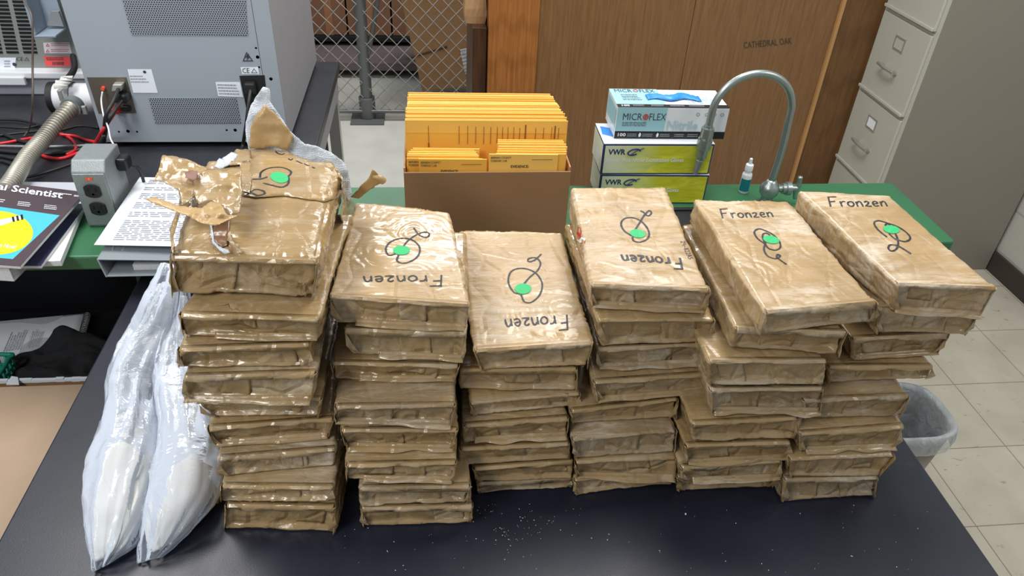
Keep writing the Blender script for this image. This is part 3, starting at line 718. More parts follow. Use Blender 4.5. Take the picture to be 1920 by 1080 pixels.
# wrapped tissue & plug
cable('adapter_lead', [AY(137, 105, 2.35), AY(140, 125, 2.30), AY(133, 140, 2.25), AY(124, 150, 2.2)], .009, M['rubber'], 'black moulded plug lead wrapped with white tape above the pump flange')
tg = MB()
for i in range(10):
    a = i/9; p = AY(128-a*18, 143+a*22, 2.19-a*.02); w_ = .012+.01*math.sin(a*3)
    tg.v.append(p+np.array([-w_, 0, .004*math.sin(i*2)])); tg.v.append(p+np.array([w_, .004*math.cos(i*3), 0]))
tg.f = [[2*i, 2*i+1, 2*i+3, 2*i+2] for i in range(9)]; tg.m = [0]*9
o = tg.build('tape_tag', M['white_tape'], smooth=True); md = o.modifiers.new('s', 'SOLIDIFY'); md.thickness = .001; tag(o, 'crumpled white tape tag hanging from the black lead over the flange', 'tag')

# ------------------------------------------------------------------ outlet box on the green counter
def frame(yaw): c_, s_ = math.cos(yaw), math.sin(yaw); return np.array([(c_, -s_, 0), (s_, c_, 0), (0, 0, 1)])
Ob = AZ(176, 426, CT); Oy = math.radians(0)
ob = thing('outlet_box', 'grey cast-metal double outlet box standing on the green counter', 'outlet box', tuple(Ob+np.array([.04, .05, 0])))
W_, D_, Hh = .062, .105, .165
prof = [(0, 0, 0), (0, .012, 0), (0, .012, 0)]
# body: side profile (y,z), top slopes back
sp = [(.0, .0), (.0, .142), (.018, .165), (D_, .165), (D_, .0)]
Ob = Ob+np.array([.0, .002, .0])
xw = .074
MB().prism([Ob+np.array([-.012, y, z]) for y, z in sp], (xw, 0, 0)).build('body', M['castmetal'], ob, bevel=.003)
fpn = lambda u, z, d=0: Ob+np.array([-.012+u*xw, -.0015-d, z])
MB().box(Ob[0]-.010, Ob[0]+xw-.014, Ob[1]-.004, Ob[1]-.0005, CT+.006, CT+.140).build('face_plate', M['castmetal'], ob, bevel=.0025)
for zc in (.098, .052):
    oc = fpn(.5, zc, .003)
    ring = [(oc[0]+.021*max(-.8, min(.8, math.cos(a)))*1.05, oc[1], oc[2]+.0175*math.sin(a)) for a in [2*math.pi*i/28 for i in range(28)]]
    s = MB().prism(ring, (0, -.003, 0)).build('socket', M['black'], ob, bevel=.001)
    ORIG[s.name] = ORIG[ob.name]
    h = MB()
    for dx, dz, a in ((-.008, .004, .5), (.008, .004, -.5)): h.obox(oc+np.array([dx, -.0035, dz]), (.0012, .0006, .0045))
    h.lathe([(.0028, 0), (.0028, .001)], oc+np.array([0, -.003, -.008]), 10, R=Ry).build('slots', mat('deep_black', (6, 6, 8), .8), s)
MB().lathe([(.0035, 0), (.003, .0015)], fpn(.5, .075, .002), 12, R=Ry).build('screw', M['steel'], ob, smooth=True)
MB().box(*[fpn(.40, 0)[0], fpn(.60, 0)[0]], fpn(0, 0)[1]-.0035, fpn(0, 0)[1]-.0027, CT+.124, CT+.132).build('indicator', M['orange'], ob)['label'] = 'small orange-red indicator sticker'
text('indicator_digit', '7', fpn(.48, .1255, .003), fpn(.53, .1255, .003), fpn(.48, .1305, .003), M['white'], ob, .0008)
MB().obox(Ob+np.array([xw-.012+.013, .080, .128]), (.012, .018, .015)).build('side_plug', M['black'], ob, bevel=.004)
MB().tube(catmull([Ob+np.array([xw+.008, .09, .12]), Ob+np.array([xw+.022, .10, .10]), Ob+np.array([xw+.016, .12, .05]), Ob+np.array([xw-.005, .150, .006])], 6), .004, 8).build('side_cord', M['rubber'], ob, smooth=True)

# ------------------------------------------------------------------ magazines, papers
def sheetstack(name, q, z0, z1, m, mtop, label, cat, group=None, wob=0):
    """q: four (x,y) corners; a bound stack of pages with its own cover"""
    o = thing(name, label, cat, (q[0][0], q[0][1], z0), group)
    MB().prism([(*p, z0) for p in q], (0, 0, z1-z0-.0012)).build('pages', m, o, bevel=.0006)
    MB().prism([(*p, z1-.0011) for p in q], (0, 0, .0011)).build('cover', mtop, o)
    return o
zt = .957
tr, br = AZ(160, 360, zt)[:2], AZ(37, 499, zt)[:2]
e = (br-tr)/np.linalg.norm(br-tr); nrm = np.array([e[1], -e[0]]); Wm = .225
if nrm[0] > 0: nrm = -nrm
tl, bl = AZ(-118, 327, zt)[:2], AZ(-205, 481, zt)[:2]
sheetstack('magazine_stack_base', [tr+(-.03, -.06), AZ(27, 528, .901)[:2], AZ(-170, 515, .901)[:2], tl+(0, -.06)], CT+.001, .948, M['paper_edge'], M['paper'], 'thick block of white journals under the top magazine, overhanging the counter edge', 'journals')
mg = sheetstack('magazine', [tr, br, bl, tl], .9495, zt, M['paper_edge'], M['plum'], 'top magazine with plum cover, cyan panel and yellow disc', 'magazine')
Z = lambda x, y, d=0: AZ(x, y, zt+d)
quadplate('cyan_panel', [Z(-185, 468), Z(24, 486), Z(112, 404), Z(-118, 371)], M['cyan'], mg, .0004)['label'] = 'cyan cover picture'
cc = Z(-6, 440); ang = [2*math.pi*i/48 for i in range(48)]
pr = [Z(-8+70*math.cos(a), 437+41*math.sin(a)) for a in ang]
MB().prism([p+(0, 0, .0005) for p in pr][::-1], (0, 0, .0003)).build('yellow_disc', M['yellow'], mg)
MB().prism([Z(-30, 432, .001), Z(44, 410, .001), Z(42, 404, .001), Z(-30, 418, .001)][::-1], (0, 0, .0003)).build('rocket_shape', M['white'], mg)
for k in range(3): MB().prism([Z(24+k*8, 416-k*2, .0015), Z(28+k*8, 415-k*2, .0015), Z(26+k*8, 406-k*2, .0015), Z(22+k*8, 407-k*2, .0015)][::-1], (0, 0, .0003)).build('rocket_band', M['black'], mg)
text('title', 'Analytical Scientist', Z(-98, 346, .0004), Z(119, 377, .0004), Z(-95, 330, .0004), M['white'], mg, .0004, bold=.02, shear=.2)
lines(3, Z(82, 392, .0004), Z(108, 395, .0004), Z(84, 383, .0004), M['white'], mg, 'cover_print', .4, .2, 9)
lines(3, Z(32, 386, .0004), Z(58, 389, .0004), Z(35, 377, .0004), M['white'], mg, 'cover_print', .4, .2, 10)
lines(2, Z(-15, 378, .0004), Z(8, 381, .0004), Z(-12, 371, .0004), M['white'], mg, 'cover_print', .4, .2, 11)
lines(1, Z(100, 363, .0004), Z(134, 367, .0004), Z(101, 360, .0004), M['white'], mg, 'cover_print', .5, 0, 12)
text('issue_number', '80', Z(138, 368.5, .0004), Z(148, 369.5, .0004), Z(139, 365.5, .0004), M['white'], mg, .0004, bold=.02)
text('slogan', 'to the Now!', Z(-22, 462, .0008), Z(31, 468, .0008), Z(-20, 453, .0008), M['white'], mg, .0008, shear=.3)
sheetstack('magazine', [AZ(158, 372, .944)[:2], AZ(76, 497, .93)[:2], AZ(-20, 497, .93)[:2], AZ(60, 365, .944)[:2]], .921, .9285, M['paper_edge'], M['navy'], 'navy magazine with pink and white flecks fanned out beneath the plum magazine', 'magazine')
sheetstack('magazine', [AZ(160, 376, .92)[:2], AZ(113, 489, .92)[:2], AZ(20, 492, .92)[:2], AZ(60, 370, .92)[:2]], .9005+.006, .920, M['paper_edge'], M['white_tape'], 'glossy white brochure lowest of the fanned magazines beside the outlet box', 'brochure')
# white papers behind the outlet
pp = [AZ(*p, .915)[:2] for p in ((75, 343), (155, 345), (160, 358), (30, 352))]
o = MB().prism([(*AZ(x, y, .912)[:2], .9007) for x, y in ((-80, 358), (155, 360), (152, 341), (-80, 338))][::1], (0, 0, .010)).build('document_sheets', M['palegrey'], bevel=.001)
tag(o, 'pale folder lying along the bench edge behind the magazines', 'folder')

# ring binder with a printed sheet on it
zb_ = .955
bd = thing('ring_binder', 'open grey ring binder on the green counter beside the outlet box', 'binder', (-.6, 1.55, CT))
bx_, bx1_ = AZ(206, 490, .92)[0], -.40
by_, by1_ = 1.375, 1.70
gB = mat('grey_blue_binder', (126, 134, 140), .4)
MB().box(bx_, bx1_, by_, by1_, CT+.001, CT+.004).build('lower_cover', gB, bd, bevel=.001)
MB().hexa([(bx_-.012, by_+.01, .938), (bx1_, by_+.004, .930), (bx1_, by1_, .945), (bx_-.012, by1_, .950), (bx_-.012, by_+.01, .941), (bx1_, by_+.004, .933), (bx1_, by1_, .948), (bx_-.012, by1_, .953)]).build('upper_cover', gB, bd, bevel=.001)
MB().hexa([(bx_-.003, by_, CT+.001), (bx_, by_, CT+.001), (bx_, by1_, CT+.001), (bx_-.003, by1_, CT+.001), (bx_-.014, by_+.01, .940), (bx_-.011, by_+.01, .940), (bx_-.011, by1_, .952), (bx_-.014, by1_, .952)]).build('spine', gB, bd)
MB().box(bx_+.05, bx1_-.01, by_+.02, by1_-.02, CT+.0045, CT+.018).build('page_block', M['paper_edge'], bd)
cp_ = AZ(222, 474, .935)
MB().tube(catmull([cp_+(-.012, .03, .006), cp_+(-.010, .0, .004), cp_+(0, -.01, -.010), cp_+(.010, .0, .004), cp_+(.012, .03, .006)], 6), .0035, 8).lathe([(.004, 0), (.003, .003)], cp_+(0, -.006, -.004), 12).build('ring_clip', M['steel'], bd, smooth=True)
def grid_sheet(name, q, m, parent=None, nx=14, ny=18, amp=.002, seed=0, thick=.0004, **k):
    V = []; q = [np.array(p, float) for p in q]
    for j in range(ny+1):
        for i in range(nx+1):
            u, v_ = i/nx, j/ny; p = q[0]*(1-u)*(1-v_)+q[1]*u*(1-v_)+q[2]*u*v_+q[3]*(1-u)*v_
            p = p+np.array([0, 0, amp*vnoise(np.array([u*3, v_*3, seed*.7]), seed)]); V.append(p)
    F = [[j*(nx+1)+i, j*(nx+1)+i+1, (j+1)*(nx+1)+i+1, (j+1)*(nx+1)+i] for j in range(ny) for i in range(nx)]
    o = link(name, V, F, m, parent, smooth=True, **k); md = o.modifiers.new('s', 'SOLIDIFY'); md.thickness = thick; return o
ps = thing('printed_page', 'white page of small print lying on the ring binder', 'paper', tuple(AZ(260, 400, .957)))
P4 = [AZ(176, 459, .957), AZ(385, 463, .957), AZ(420, 335, .957), AZ(262, 332, .957)]
grid_sheet('sheet', P4, M['paper'], ps, amp=.0)
def bil(q, u, v_): return q[0]*(1-u)*(1-v_)+q[1]*u*(1-v_)+q[2]*u*v_+q[3]*(1-u)*v_
for (v0, v1, n_, sd) in ((.06, .34, 11, 1), (.38, .46, 3, 2), (.50, .60, 4, 3), (.64, .74, 4, 4), (.78, .84, 2, 5), (.88, .96, 3, 6)):
    lines(n_, bil(P4, .14, v0)+(0, 0, .0006), bil(P4, .97, v0)+(0, 0, .0006), bil(P4, .14, v1)+(0, 0, .0006), M['print'], ps, 'printed_lines', .5, .12, sd)

# ------------------------------------------------------------------ under the counter, left
sb = MB().box(-2.2, -.72, 1.50, 1.96, .0, .35).build('low_cabinet', M['matte_black'], bevel=.004); tag(sb, 'black low cabinet in the dark space under the green counter', 'cabinet')
cx0, cx1, cy0, cy1, cz0, cz1 = -1.9, -.74, 1.498, 1.955, .351, .50
ctn = thing('open_carton', 'open cardboard tray with torn white edge under the green counter', 'box', ((cx0+cx1)/2, 1.7, cz0))
MB().box(cx0, cx1, cy0, cy0+.006, cz0, cz1).build('near_wall', M['card'], ctn, bevel=.001)
MB().box(cx0, cx1, cy1-.006, cy1, cz0, cz0+.03).build('far_wall', M['matte_black'], ctn); MB().box(cx1-.006, cx1, cy0+.006, cy1-.006, cz0, cz1-.10).build('side_wall', M['card'], ctn)  # far wall coloured black so the recess looks shaded; side wall stays card
MB().box(cx0, cx1, cy0+.006, cy1-.006, cz0, cz0+.006).build('bottom', M['matte_black'], ctn)  # tray floor also black: shade under the counter put into the colour
te = MB(); r_ = random.Random(5)
for i in range(60):
    x0_ = cx0+(cx1-cx0)*i/60; te.box(x0_, x0_+(cx1-cx0)/60, cy0-.001, cy0+.0075, cz1-.006-.002*r_.random(), cz1+.0005+.003*r_.random())
te.build('torn_edge', M['paper'], ctn)
nb = thing('spiral_notebook', 'open spiral notebook with printed pages under the green counter', 'notebook', tuple(AZ(80, 620, .40)))
N4 = [AZ(-120, 712, .40), AZ(137, 664, .40), AZ(158, 587, .40), AZ(-60, 607, .40)]
MB().prism([p-(0, 0, .035) for p in N4], (0, 0, .034)).build('pages', M['paper_edge'], nb, bevel=.001)
grid_sheet('top_page', N4, M['paper'], nb, amp=.002)
sp_ = MB()
for k in range(26):
    t_ = k/25; c_ = N4[1]*(1-t_)+N4[2]*t_+np.array([.008, 0, -.008]); sp_.tube([c_+np.array([.008*math.cos(a), 0, .009*math.sin(a)]) for a in np.linspace(0, 2*math.pi, 10)], .0012, 5, caps=False)
sp_.build('wire_spiral', M['steel'], nb, smooth=True)
for j, (u0, u1) in enumerate(((.12, .34), (.42, .56), (.60, .70))):
    # print runs along the page's other direction
    lines(7, bil(N4, u1, .30)+(0, 0, .003), bil(N4, u1, .72)+(0, 0, .003), bil(N4, u0, .30)+(0, 0, .003), M['print'], nb, 'printed_lines', .3, .2, 20+j)
# black cloth
def heap(name, cx, cy, hx, hy, h, z0, m, seed, n=56, pk=()):
    V = []; F = []
    for j in range(n+1):
        for i in range(n+1):
            u, v_ = i/n*2-1, j/n*2-1; r = math.hypot(u, v_)
            P = np.array([u*2.2, v_*2.2, seed*1.3]); e = max(0, 1-r**2.2)
            z = h*e**.6*(.72+.28*vnoise(P, seed))+.012*e*ridged(P*1.6, seed, 2)
            for (pu, pv, ph, pr_) in pk: z += ph*math.exp(-((u-pu)**2+(v_-pv)**2)/pr_**2)
            k = min(1.0, 1/max(r, 1e-6)) if r > 1 else 1
            V.append((cx+u*k*hx*(1+.08*vnoise(P*2, seed+4)), cy+v_*k*hy*(1+.08*vnoise(P*2, seed+5)), z0+max(z, 0.001)))
    F = [[j*(n+1)+i, j*(n+1)+i+1, (j+1)*(n+1)+i+1, (j+1)*(n+1)+i] for j in range(n) for i in range(n)]
    return link(name, V, F, m, smooth=True)
c_ = AZ(115, 672, .43)
ch = heap('black_cloth', c_[0]+.01, c_[1]-.03, .175, .135, .075, .395, M['cloth'], 11, pk=((-.1, .75, .06, .25), (.4, .5, .03, .35)))
tag(ch, 'crumpled black cloth garment heaped on the notebook under the counter', 'cloth')
# teal basket
bk = thing('plastic_basket', 'teal perforated plastic basket at the left edge under the counter', 'basket', tuple(AZ(0, 700, .40)))
bq = AZ(22, 664, .49); bX, bY, bZ0, bZ1 = bq[0], bq[1], .36, .49
bX0 = bX-.26; bY0 = bY-.13
lat = MB()
def bar(a, b, r=.0035): lat.tube([a, b], r, 6)
for k in range(8):
    f = k/7
    bar((bX-.004+.004, bY0+f*.13, bZ1), (bX-.014, bY0+.008+f*.114, bZ0+.003)); bar((bX0, bY0+f*.13, bZ1), (bX0+.014, bY0+.008+f*.114, bZ0+.003))
for k in range(15):
    f = k/14
    for yy, y2 in ((bY0, bY0+.008), (bY, bY-.008)): bar((bX0+f*.26, yy, bZ1), (bX0+.014+f*.232, y2, bZ0+.003))
for k in range(1, 4):
    f = k/4; z = bZ1*(1-f)+bZ0*f; i_ = .014*f; j_ = .008*f
    for a, b in (((bX0+i_, bY0+j_), (bX-i_, bY0+j_)), ((bX-i_, bY0+j_), (bX-i_, bY-j_)), ((bX-i_, bY-j_), (bX0+i_, bY-j_)), ((bX0+i_, bY-j_), (bX0+i_, bY0+j_))): bar((*a, z), (*b, z), .003)
lat.build('lattice', M['basket'], bk, smooth=True)
MB().tube(catmull([(bX0, bY0, bZ1), (bX-.02, bY0, bZ1), (bX, bY0+.02, bZ1), (bX, bY-.02, bZ1), (bX-.02, bY, bZ1), (bX0, bY, bZ1)], 6), .006, 10).build('rim', M['basket'], bk, smooth=True)
MB().box(bX0+.014, bX-.014, bY0+.008, bY-.008, bZ0, bZ0+.003).build('bottom', M['basket'], bk)
# white scrap + tan sheet box
o = MB().prism([AZ(12, 722, .505), AZ(36, 722, .505), AZ(34, 708, .505), AZ(22, 706, .505)], (0, 0, .002)).build('paper_scrap', M['paper']); tag(o, 'small white paper scrap on the near edge of the cardboard tray', 'paper')
kz = .60
kb = thing('kraft_carton', 'big closed kraft-brown carton left of the black table', 'carton', (-1.1, .9, 0))
MB().box(-1.9, -.70, .25, AZ(70, 725, kz)[1], 0, kz-.004).build('body', M['card'], kb, bevel=.004)
MB().box(-1.905, -.695, .245, AZ(70, 725, kz)[1]+.004, kz-.0039, kz).build('top_sheet', M['kraftsheet'], kb, bevel=.0015)

# ------------------------------------------------------------------ faucet, bottle, gloves, envelopes
fx, fy = AZ(1445, 372, CT)[:2]; fx = .885; fy = 1.66
fa = thing('gooseneck_faucet', 'chrome gooseneck lab faucet on the green counter', 'faucet', (fx, fy, CT))
MB().lathe([(.026, 0), (.026, .004), (.018, .01), (.015, .018), (.017, .024), (.024, .034), (.026, .046), (.022, .058), (.014, .066), (.012, .072)], (fx, fy, CT), 28).build('base', M['chrome'], fa, smooth=True)
arc = [(fx, fy, CT+.07), (fx+.004, fy, CT+.15), (fx, fy, 1.15)]
cxa, ra = .784, .101
arc += [(cxa+ra*math.cos(a), fy, 1.155+ra*math.sin(a)) for a in np.linspace(.25, 2.9, 8)]
arc += [(.683, fy, 1.14), (.682, fy, 1.115)]
MB().tube(catmull(arc, 8), .0092, 18).build('spout', M['chrome'], fa, smooth=True)
tipz = .99
MB().tube([(.682, fy, 1.125), (.682, fy, 1.118), (.682, fy, 1.1179), (.682, fy, 1.094), (.682, fy, 1.0939), (.6815, fy, 1.088), (.6815, fy, 1.0879), (.680, fy, 1.062), (.680, fy, 1.0619), (.679, fy, 1.04), (.679, fy, 1.0399), (.678, fy, 1.030)],
          [.011, .011, .016, .0165, .012, .012, .0185, .0185, .0145, .0145, .010, .008], 24).build('coupling', M['chrome'], fa, auto=.5)
nt = [(.678-(i*.0006)*.5, fy, 1.031-i*.0022) for i in range(19)]
MB().tube(nt, [(.0085-.0002*i)+(.0015 if i % 2 else 0) for i in range(19)], 16).build('serrated_nozzle', M['castmetal'], fa, smooth=True)
vz = CT+.046
MB().tube([(fx+.02, fy, vz), (fx+.034, fy, vz), (fx+.0341, fy, vz), (fx+.044, fy, vz), (fx+.0441, fy, vz), (fx+.056, fy, vz), (fx+.0561, fy, vz), (fx+.075, fy, vz)], [.009, .009, .014, .014, .018, .018, .009, .008], 18).build('valve', M['chrome'], fa, auto=.5)
MB().tube(catmull([(fx+.078, fy, vz-.03), (fx+.074, fy, vz-.01), (fx+.078, fy, vz+.01), (fx+.076, fy, vz+.035)], 5), [.005]*5+[.007]*6+[.006]*5, 12).build('lever_handle', M['chrome'], fa, smooth=True)

bp = AZ(1393, 360, CT); bo = thing('dropper_bottle', 'small white dropper bottle with teal label on the green counter', 'bottle', tuple(bp))
MB().lathe([(.012, 0), (.0135, .002), (.0135, .052), (.012, .058), (.008, .062), (.008, .066)], bp, 24).build('body', M['white'], bo, smooth=True)
MB().lathe([(.0105, .0662), (.0105, .082), (.0095, .084), (.005, .086), (.0042, .100), (.002, .102)], bp, 24).build('cap', M['white'], bo, auto=.7)
lv = []
for k in range(13):
    a = math.radians(-175+k*11); 
    for z in (.008, .044): lv.append(bp+np.array([.0139*math.cos(a), .0139*math.sin(a), z]))
link('label', lv, [[2*k, 2*k+2, 2*k+3, 2*k+1] for k in range(12)], M['teal_lbl'], bo, smooth=True)

# glove boxes
def gbox(name, label, x0, y0, z0, wd, dp, ht, yaw, m, seed=0):
    o = thing(name, label, 'glove box', (x0, y0, z0)); R = frame(yaw); c = np.array([x0, y0, z0])
    f = lambda u, v_, w_: c+R@np.array([u*wd, v_*dp, w_*ht])   # unit box, front at v=0
    V = [f(a, b, d) for d in (0, 1) for a, b in ((0, 0), (1, 0), (1, 1), (0, 1))]
    MB().hexa(V).build('carton', m, o, bevel=.002)
    return o, f
def fq(name, f, o, u0, u1, w0, w1, m, d=.0006, side='front', t=.0004):
    if side == 'front': q = [f(u0, 0, w0), f(u1, 0, w0), f(u1, 0, w1), f(u0, 0, w1)]; n = f(0, -1, 0)-f(0, 0, 0)
    elif side == 'top': q = [f(u0, w0, 1), f(u1, w0, 1), f(u1, w1, 1), f(u0, w1, 1)]; n = f(0, 0, 1)-f(0, 0, 0)
    else: q = [f(0, u1, w0), f(0, u0, w0), f(0, u0, w1), f(0, u1, w1)]; n = f(-1, 0, 0)-f(0, 0, 0)
    n = n/np.linalg.norm(n); q = [p+n*d for p in q]; return quadplate(name, q, m, o, t), q, n
def ftext(name, body, f, o, u0, u1, w0, w1, m, side='front', d=.0014, **k):
    _, q, n = None, [f(u0, 0, w0), f(u1, 0, w0), f(u0, 0, w1)] if side == 'front' else [f(u0, w0, 1), f(u1, w0, 1), f(u0, w1, 1)], None
    return text(name, body, q[0], q[1], q[2], m, o, d, **k)
def vwrbox(x0, y0, z0, yaw, label):
    o, f = gbox('glove_box', label, x0, y0, z0, .285, .125, .084, yaw, M['vwr_navy'])
    fq('front_print', f, o, .015, .985, .05, .95, M['vwr'])
    ftext('logo_text', 'VWR', f, o, .045, .20, .66, .84, M['vwr_navy'], bold=.03)
    ring = [f(.275+.05*math.cos(a)+.02*math.sin(a), 0, .75+.10*math.sin(a)) for a in np.linspace(.3, 5.6, 26)]
    ring = [p+(0, -.002, 0) for p in ring]; MB().tube(ring, .0018, 5).build('logo_swoosh', M['vwr_navy'], o)
    MB().tube([f(.24, 0, .64)+(0, -.002, 0), f(.30, 0, .80)+(0, -.002, 0), f(.36, 0, .88)+(0, -.002, 0)], .0015, 5).build('logo_swoosh', M['mf_text'], o)
    ftext('product_name', 'Powder Free Nitrile Examination Gloves', f, o, .03, .74, .42, .56, M['white'], shear=.2, bold=.012)
    ftext('small_print', '100 gloves by weight', f, o, .03, .24, .16, .22, M['white'])
    fq('side_print', f, o, .04, .96, .05, .95, M['vwr'], side='left'); fq('side_band', f, o, .15, .6, .12, .5, M['mf_white'], .0012, 'left')
    fq('top_print', f, o, .0, 1, .0, 1, M['mf_white'], .0004, 'top', .0003)
    return o, f
g0 = AZ(1120, 381, CT)
vwrbox(g0[0], g0[1], CT, -.03, 'yellow and navy glove box lowest of the three on the counter')
o2, f2 = vwrbox(g0[0]-.002, g0[1]-.002, CT+.0855, -.012, 'yellow and navy glove box in the middle of the three')
MB().prism([f2(.02, .45, 1)+(0, 0, .0010), f2(.14, .3, 1)+(0, 0, .0010), f2(.12, .75, 1)+(0, 0, .0010), f2(.03, .85, 1)+(0, 0, .001)], (0, 0, .0003)).build('blue_glove_print', M['glove'], o2)
z3 = CT+.1715; gp = AZ(1151, 259, z3)
o3, f3 = gbox('glove_box', 'white and pale teal nitrile glove box on top of the pile', gp[0], gp[1], z3, .285, .122, .082, -.02, M['mf_white'])
fq('teal_print', f3, o3, .0, .44, .24, 1, M['mf_blue']); fq('black_band', f3, o3, 0, 1, .0, .235, M['black'])
ftext('brand_text', 'MICR', f3, o3, .055, .225, .60, .82, M['mf_text']); ftext('brand_text', 'FLEX', f3, o3, .29, .44, .60, .82, M['mf_text'])
rp = [f3(.257+.022*math.cos(a), 0, .71+.085*math.sin(a))+(0, -.002, 0) for a in np.linspace(0, 2*math.pi, 20)]
MB().tube(rp, .0010, 5).tube([f3(.257, 0, .62)+(0, -.002, 0), f3(.257, 0, .80)+(0, -.002, 0)], .0009, 5).tube([f3(.235, 0, .71)+(0, -.002, 0), f3(.28, 0, .71)+(0, -.002, 0)], .0009, 5).build('brand_target', M['red_tape'], o3)
ftext('product_name', 'Nitrile', f3, o3, .46, .74, .27, .60, M['mf_ghost'], bold=.02)
ftext('count_text', '100', f3, o3, .03, .10, .07, .18, M['white'], bold=.02)
for k, u in enumerate((.22, .38)): MB().prism([f3(u, 0, .05)+(0, -.0015, 0), f3(u+.015, 0, .07)+(0, -.0015, 0), f3(u+.018, 0, .16)+(0, -.0015, 0), f3(u+.006, 0, .20)+(0, -.0015, 0), f3(u-.004, 0, .13)+(0, -.0015, 0)], (0, -.0003, 0)).build('hand_icon', M['white'], o3)
for u0, u1, sd in ((.115, .20, 1), (.25, .35, 2), (.41, .50, 3), (.54, .63, 4), (.66, .76, 5)):
    lines(2, f3(u0, 0, .06)+(0, -.0012, 0), f3(u1, 0, .06)+(0, -.0012, 0), f3(u0, 0, .18)+(0, -.0012, 0), M['print'], o3, 'small_print', .4, .1, sd)
lines(3, f3(.055, 0, .40)+(0, -.0012, 0), f3(.34, 0, .40)+(0, -.0012, 0), f3(.055, 0, .55)+(0, -.0012, 0), M['mf_text'], o3, 'small_print', .35, .3, 6)
for k, u in enumerate((.72, .80, .87, .94)):
    MB().tube([f3(u+.014*math.cos(a), 0, .80+.05*math.sin(a))+(0, -.0018, 0) for a in np.linspace(0, 2*math.pi, 14)], .0005, 4).build('round_icon', M['mf_text'], o3)
fq('top_teal', f3, o3, 0, .44, .0, 1, M['mf_blue'], .0004, 'top'); fq('top_band', f3, o3, 0, 1, .0, .16, M['black'], .0005, 'top')
ftext('brand_text', 'MICR', f3, o3, .04, .20, .80, .97, M['mf_text'], 'top'); ftext('brand_text', 'FLEX', f3, o3, .27, .41, .80, .97, M['mf_text'], 'top')
ftext('count_text', '100', f3, o3, .04, .11, .04, .12, M['white'], 'top', bold=.02)
MB().tube([f3(.235+.02*math.cos(a), .88+.06*math.sin(a), 1)+(0, 0, .002) for a in np.linspace(0, 2*math.pi, 14)], .0008, 4).build('brand_target', M['red_tape'], o3)
for u0, u1, sd in ((.14, .24, 1), (.30, .42, 2), (.47, .60, 3), (.64, .78, 4)): lines(2, f3(u0, .04, 1)+(0, 0, .0012), f3(u1, .04, 1)+(0, 0, .0012), f3(u0, .12, 1)+(0, 0, .0012), M['print'], o3, 'small_print', .4, .1, sd)
lines(4, f3(.08, .35, 1)+(0, 0, .0009), f3(.26, .35, 1)+(0, 0, .0009), f3(.08, .7, 1)+(0, 0, .0009), M['mf_text'], o3, 'small_print', .3, .2, 8)
ftext('product_name', 'Nitrile', f3, o3, .66, .9, .2, .6, M['mf_ghost'], 'top')
gv = MB(); n = 22
for i in range(n+1):
    for j in range(7):
        u = .30+i/n*.48; v_ = .36+j/6*.28+.06*math.sin(i*.5)
        e = 1-abs(j/6*2-1)**2; V_ = f3(u, v_, 1)+(0, 0, .003+.010*e*(.6+.4*_T[i*7+j])*math.sin(math.pi*min(1, max(.06, i/n)))+.002*_T[i*3+j*11]); gv.v.append(V_)
gv.f = [[i*7+j, (i+1)*7+j, (i+1)*7+j+1, i*7+j+1] for i in range(n) for j in range(6)]; gv.m = [0]*len(gv.f)
g = gv.build('protruding_glove', M['glove'], o3, smooth=True); g['label'] = 'blue glove poking out of the slot'; md = g.modifiers.new('s', 'SOLIDIFY'); md.thickness = .0015
fq('side_print', f3, o3, .08, .92, .3, .9, M['mf_blue'], side='left')

# box of envelopes
EY = 1.502; ex0, ex1 = AY(757, 330, EY)[0], AY(1070, 330, EY)[0]; ez0, ez1 = CT+.001, AY(900, 323, EY)[2]
eb = thing('envelope_carton', 'open cardboard carton of manila envelopes on the green counter', 'box', ((ex0+ex1)/2, EY+.15, ez0))
dpt = .262
MB().box(ex0, ex1, EY, EY+.004, ez0, ez1).build('front_wall', M['card'], eb, bevel=.001)
MB().box(ex0, ex0+.004, EY+.0041, EY+dpt, ez0, ez1+.01).build('side_wall', M['card_side'], eb, bevel=.001)
MB().box(ex1-.004, ex1, EY+.0041, EY+dpt, ez0, ez1+.01).build('side_wall', M['card_side'], eb, bevel=.001)
MB().box(ex0+.0041, ex1-.0041, EY+dpt-.004, EY+dpt, ez0, ez1).build('back_wall', M['card_side'], eb, bevel=.001)
MB().box(ex0+.0041, ex1-.0041, EY+.0041, EY+dpt-.0041, ez0, ez0+.004).build('bottom', M['card_side'], eb)
ordn = ['frontmost', 'second', 'third', 'fourth', 'fifth', 'sixth', 'seventh', 'eighth', 'ninth', 'tenth', 'eleventh', 'twelfth', 'thirteenth', 'fourteenth', 'fifteenth', 'sixteenth', 'seventeenth', 'eighteenth', 'nineteenth', 'twentieth', 'twenty-first', 'twenty-second', 'twenty-third', 'rearmost']
def envelope(x0, x1, yb, yt, z0, z1, th, label, group, tilt=0, flap=True):
    o = thing('manila_envelope', label, 'envelope', ((x0+x1)/2, yb, z0), group)
    q = [(x0, yb, z0), (x1, yb+tilt, z0), (x1, yb+tilt+th, z0), (x0, yb+th, z0), (x0, yt, z1), (x1, yt+tilt, z1-.002), (x1, yt+tilt+th, z1-.002), (x0, yt+th, z1)]
    MB().hexa(q).build('body', M['env'], o, bevel=.0006)
    if flap: MB().hexa([(x0+.002, yt+tilt*.0-.0008, z1-.03), (x1-.002, yt+tilt-.0008, z1-.032), (x1-.002, yt+tilt-.0001, z1-.032), (x0+.002, yt-.0001, z1-.03), (x0+.002, yt-.0008, z1+.0006), (x1-.002, yt+tilt-.0008, z1-.0014), (x1-.002, yt+tilt-.0001, z1-.0014), (x0+.002, yt-.0001, z1+.0006)]).build('flap', M['env'], o)
    return o
NL = 24; r_ = random.Random(4)
lx0_, lx1_ = AY(763, 222, 1.56)[0], AY(1068, 237, 1.56)[0]
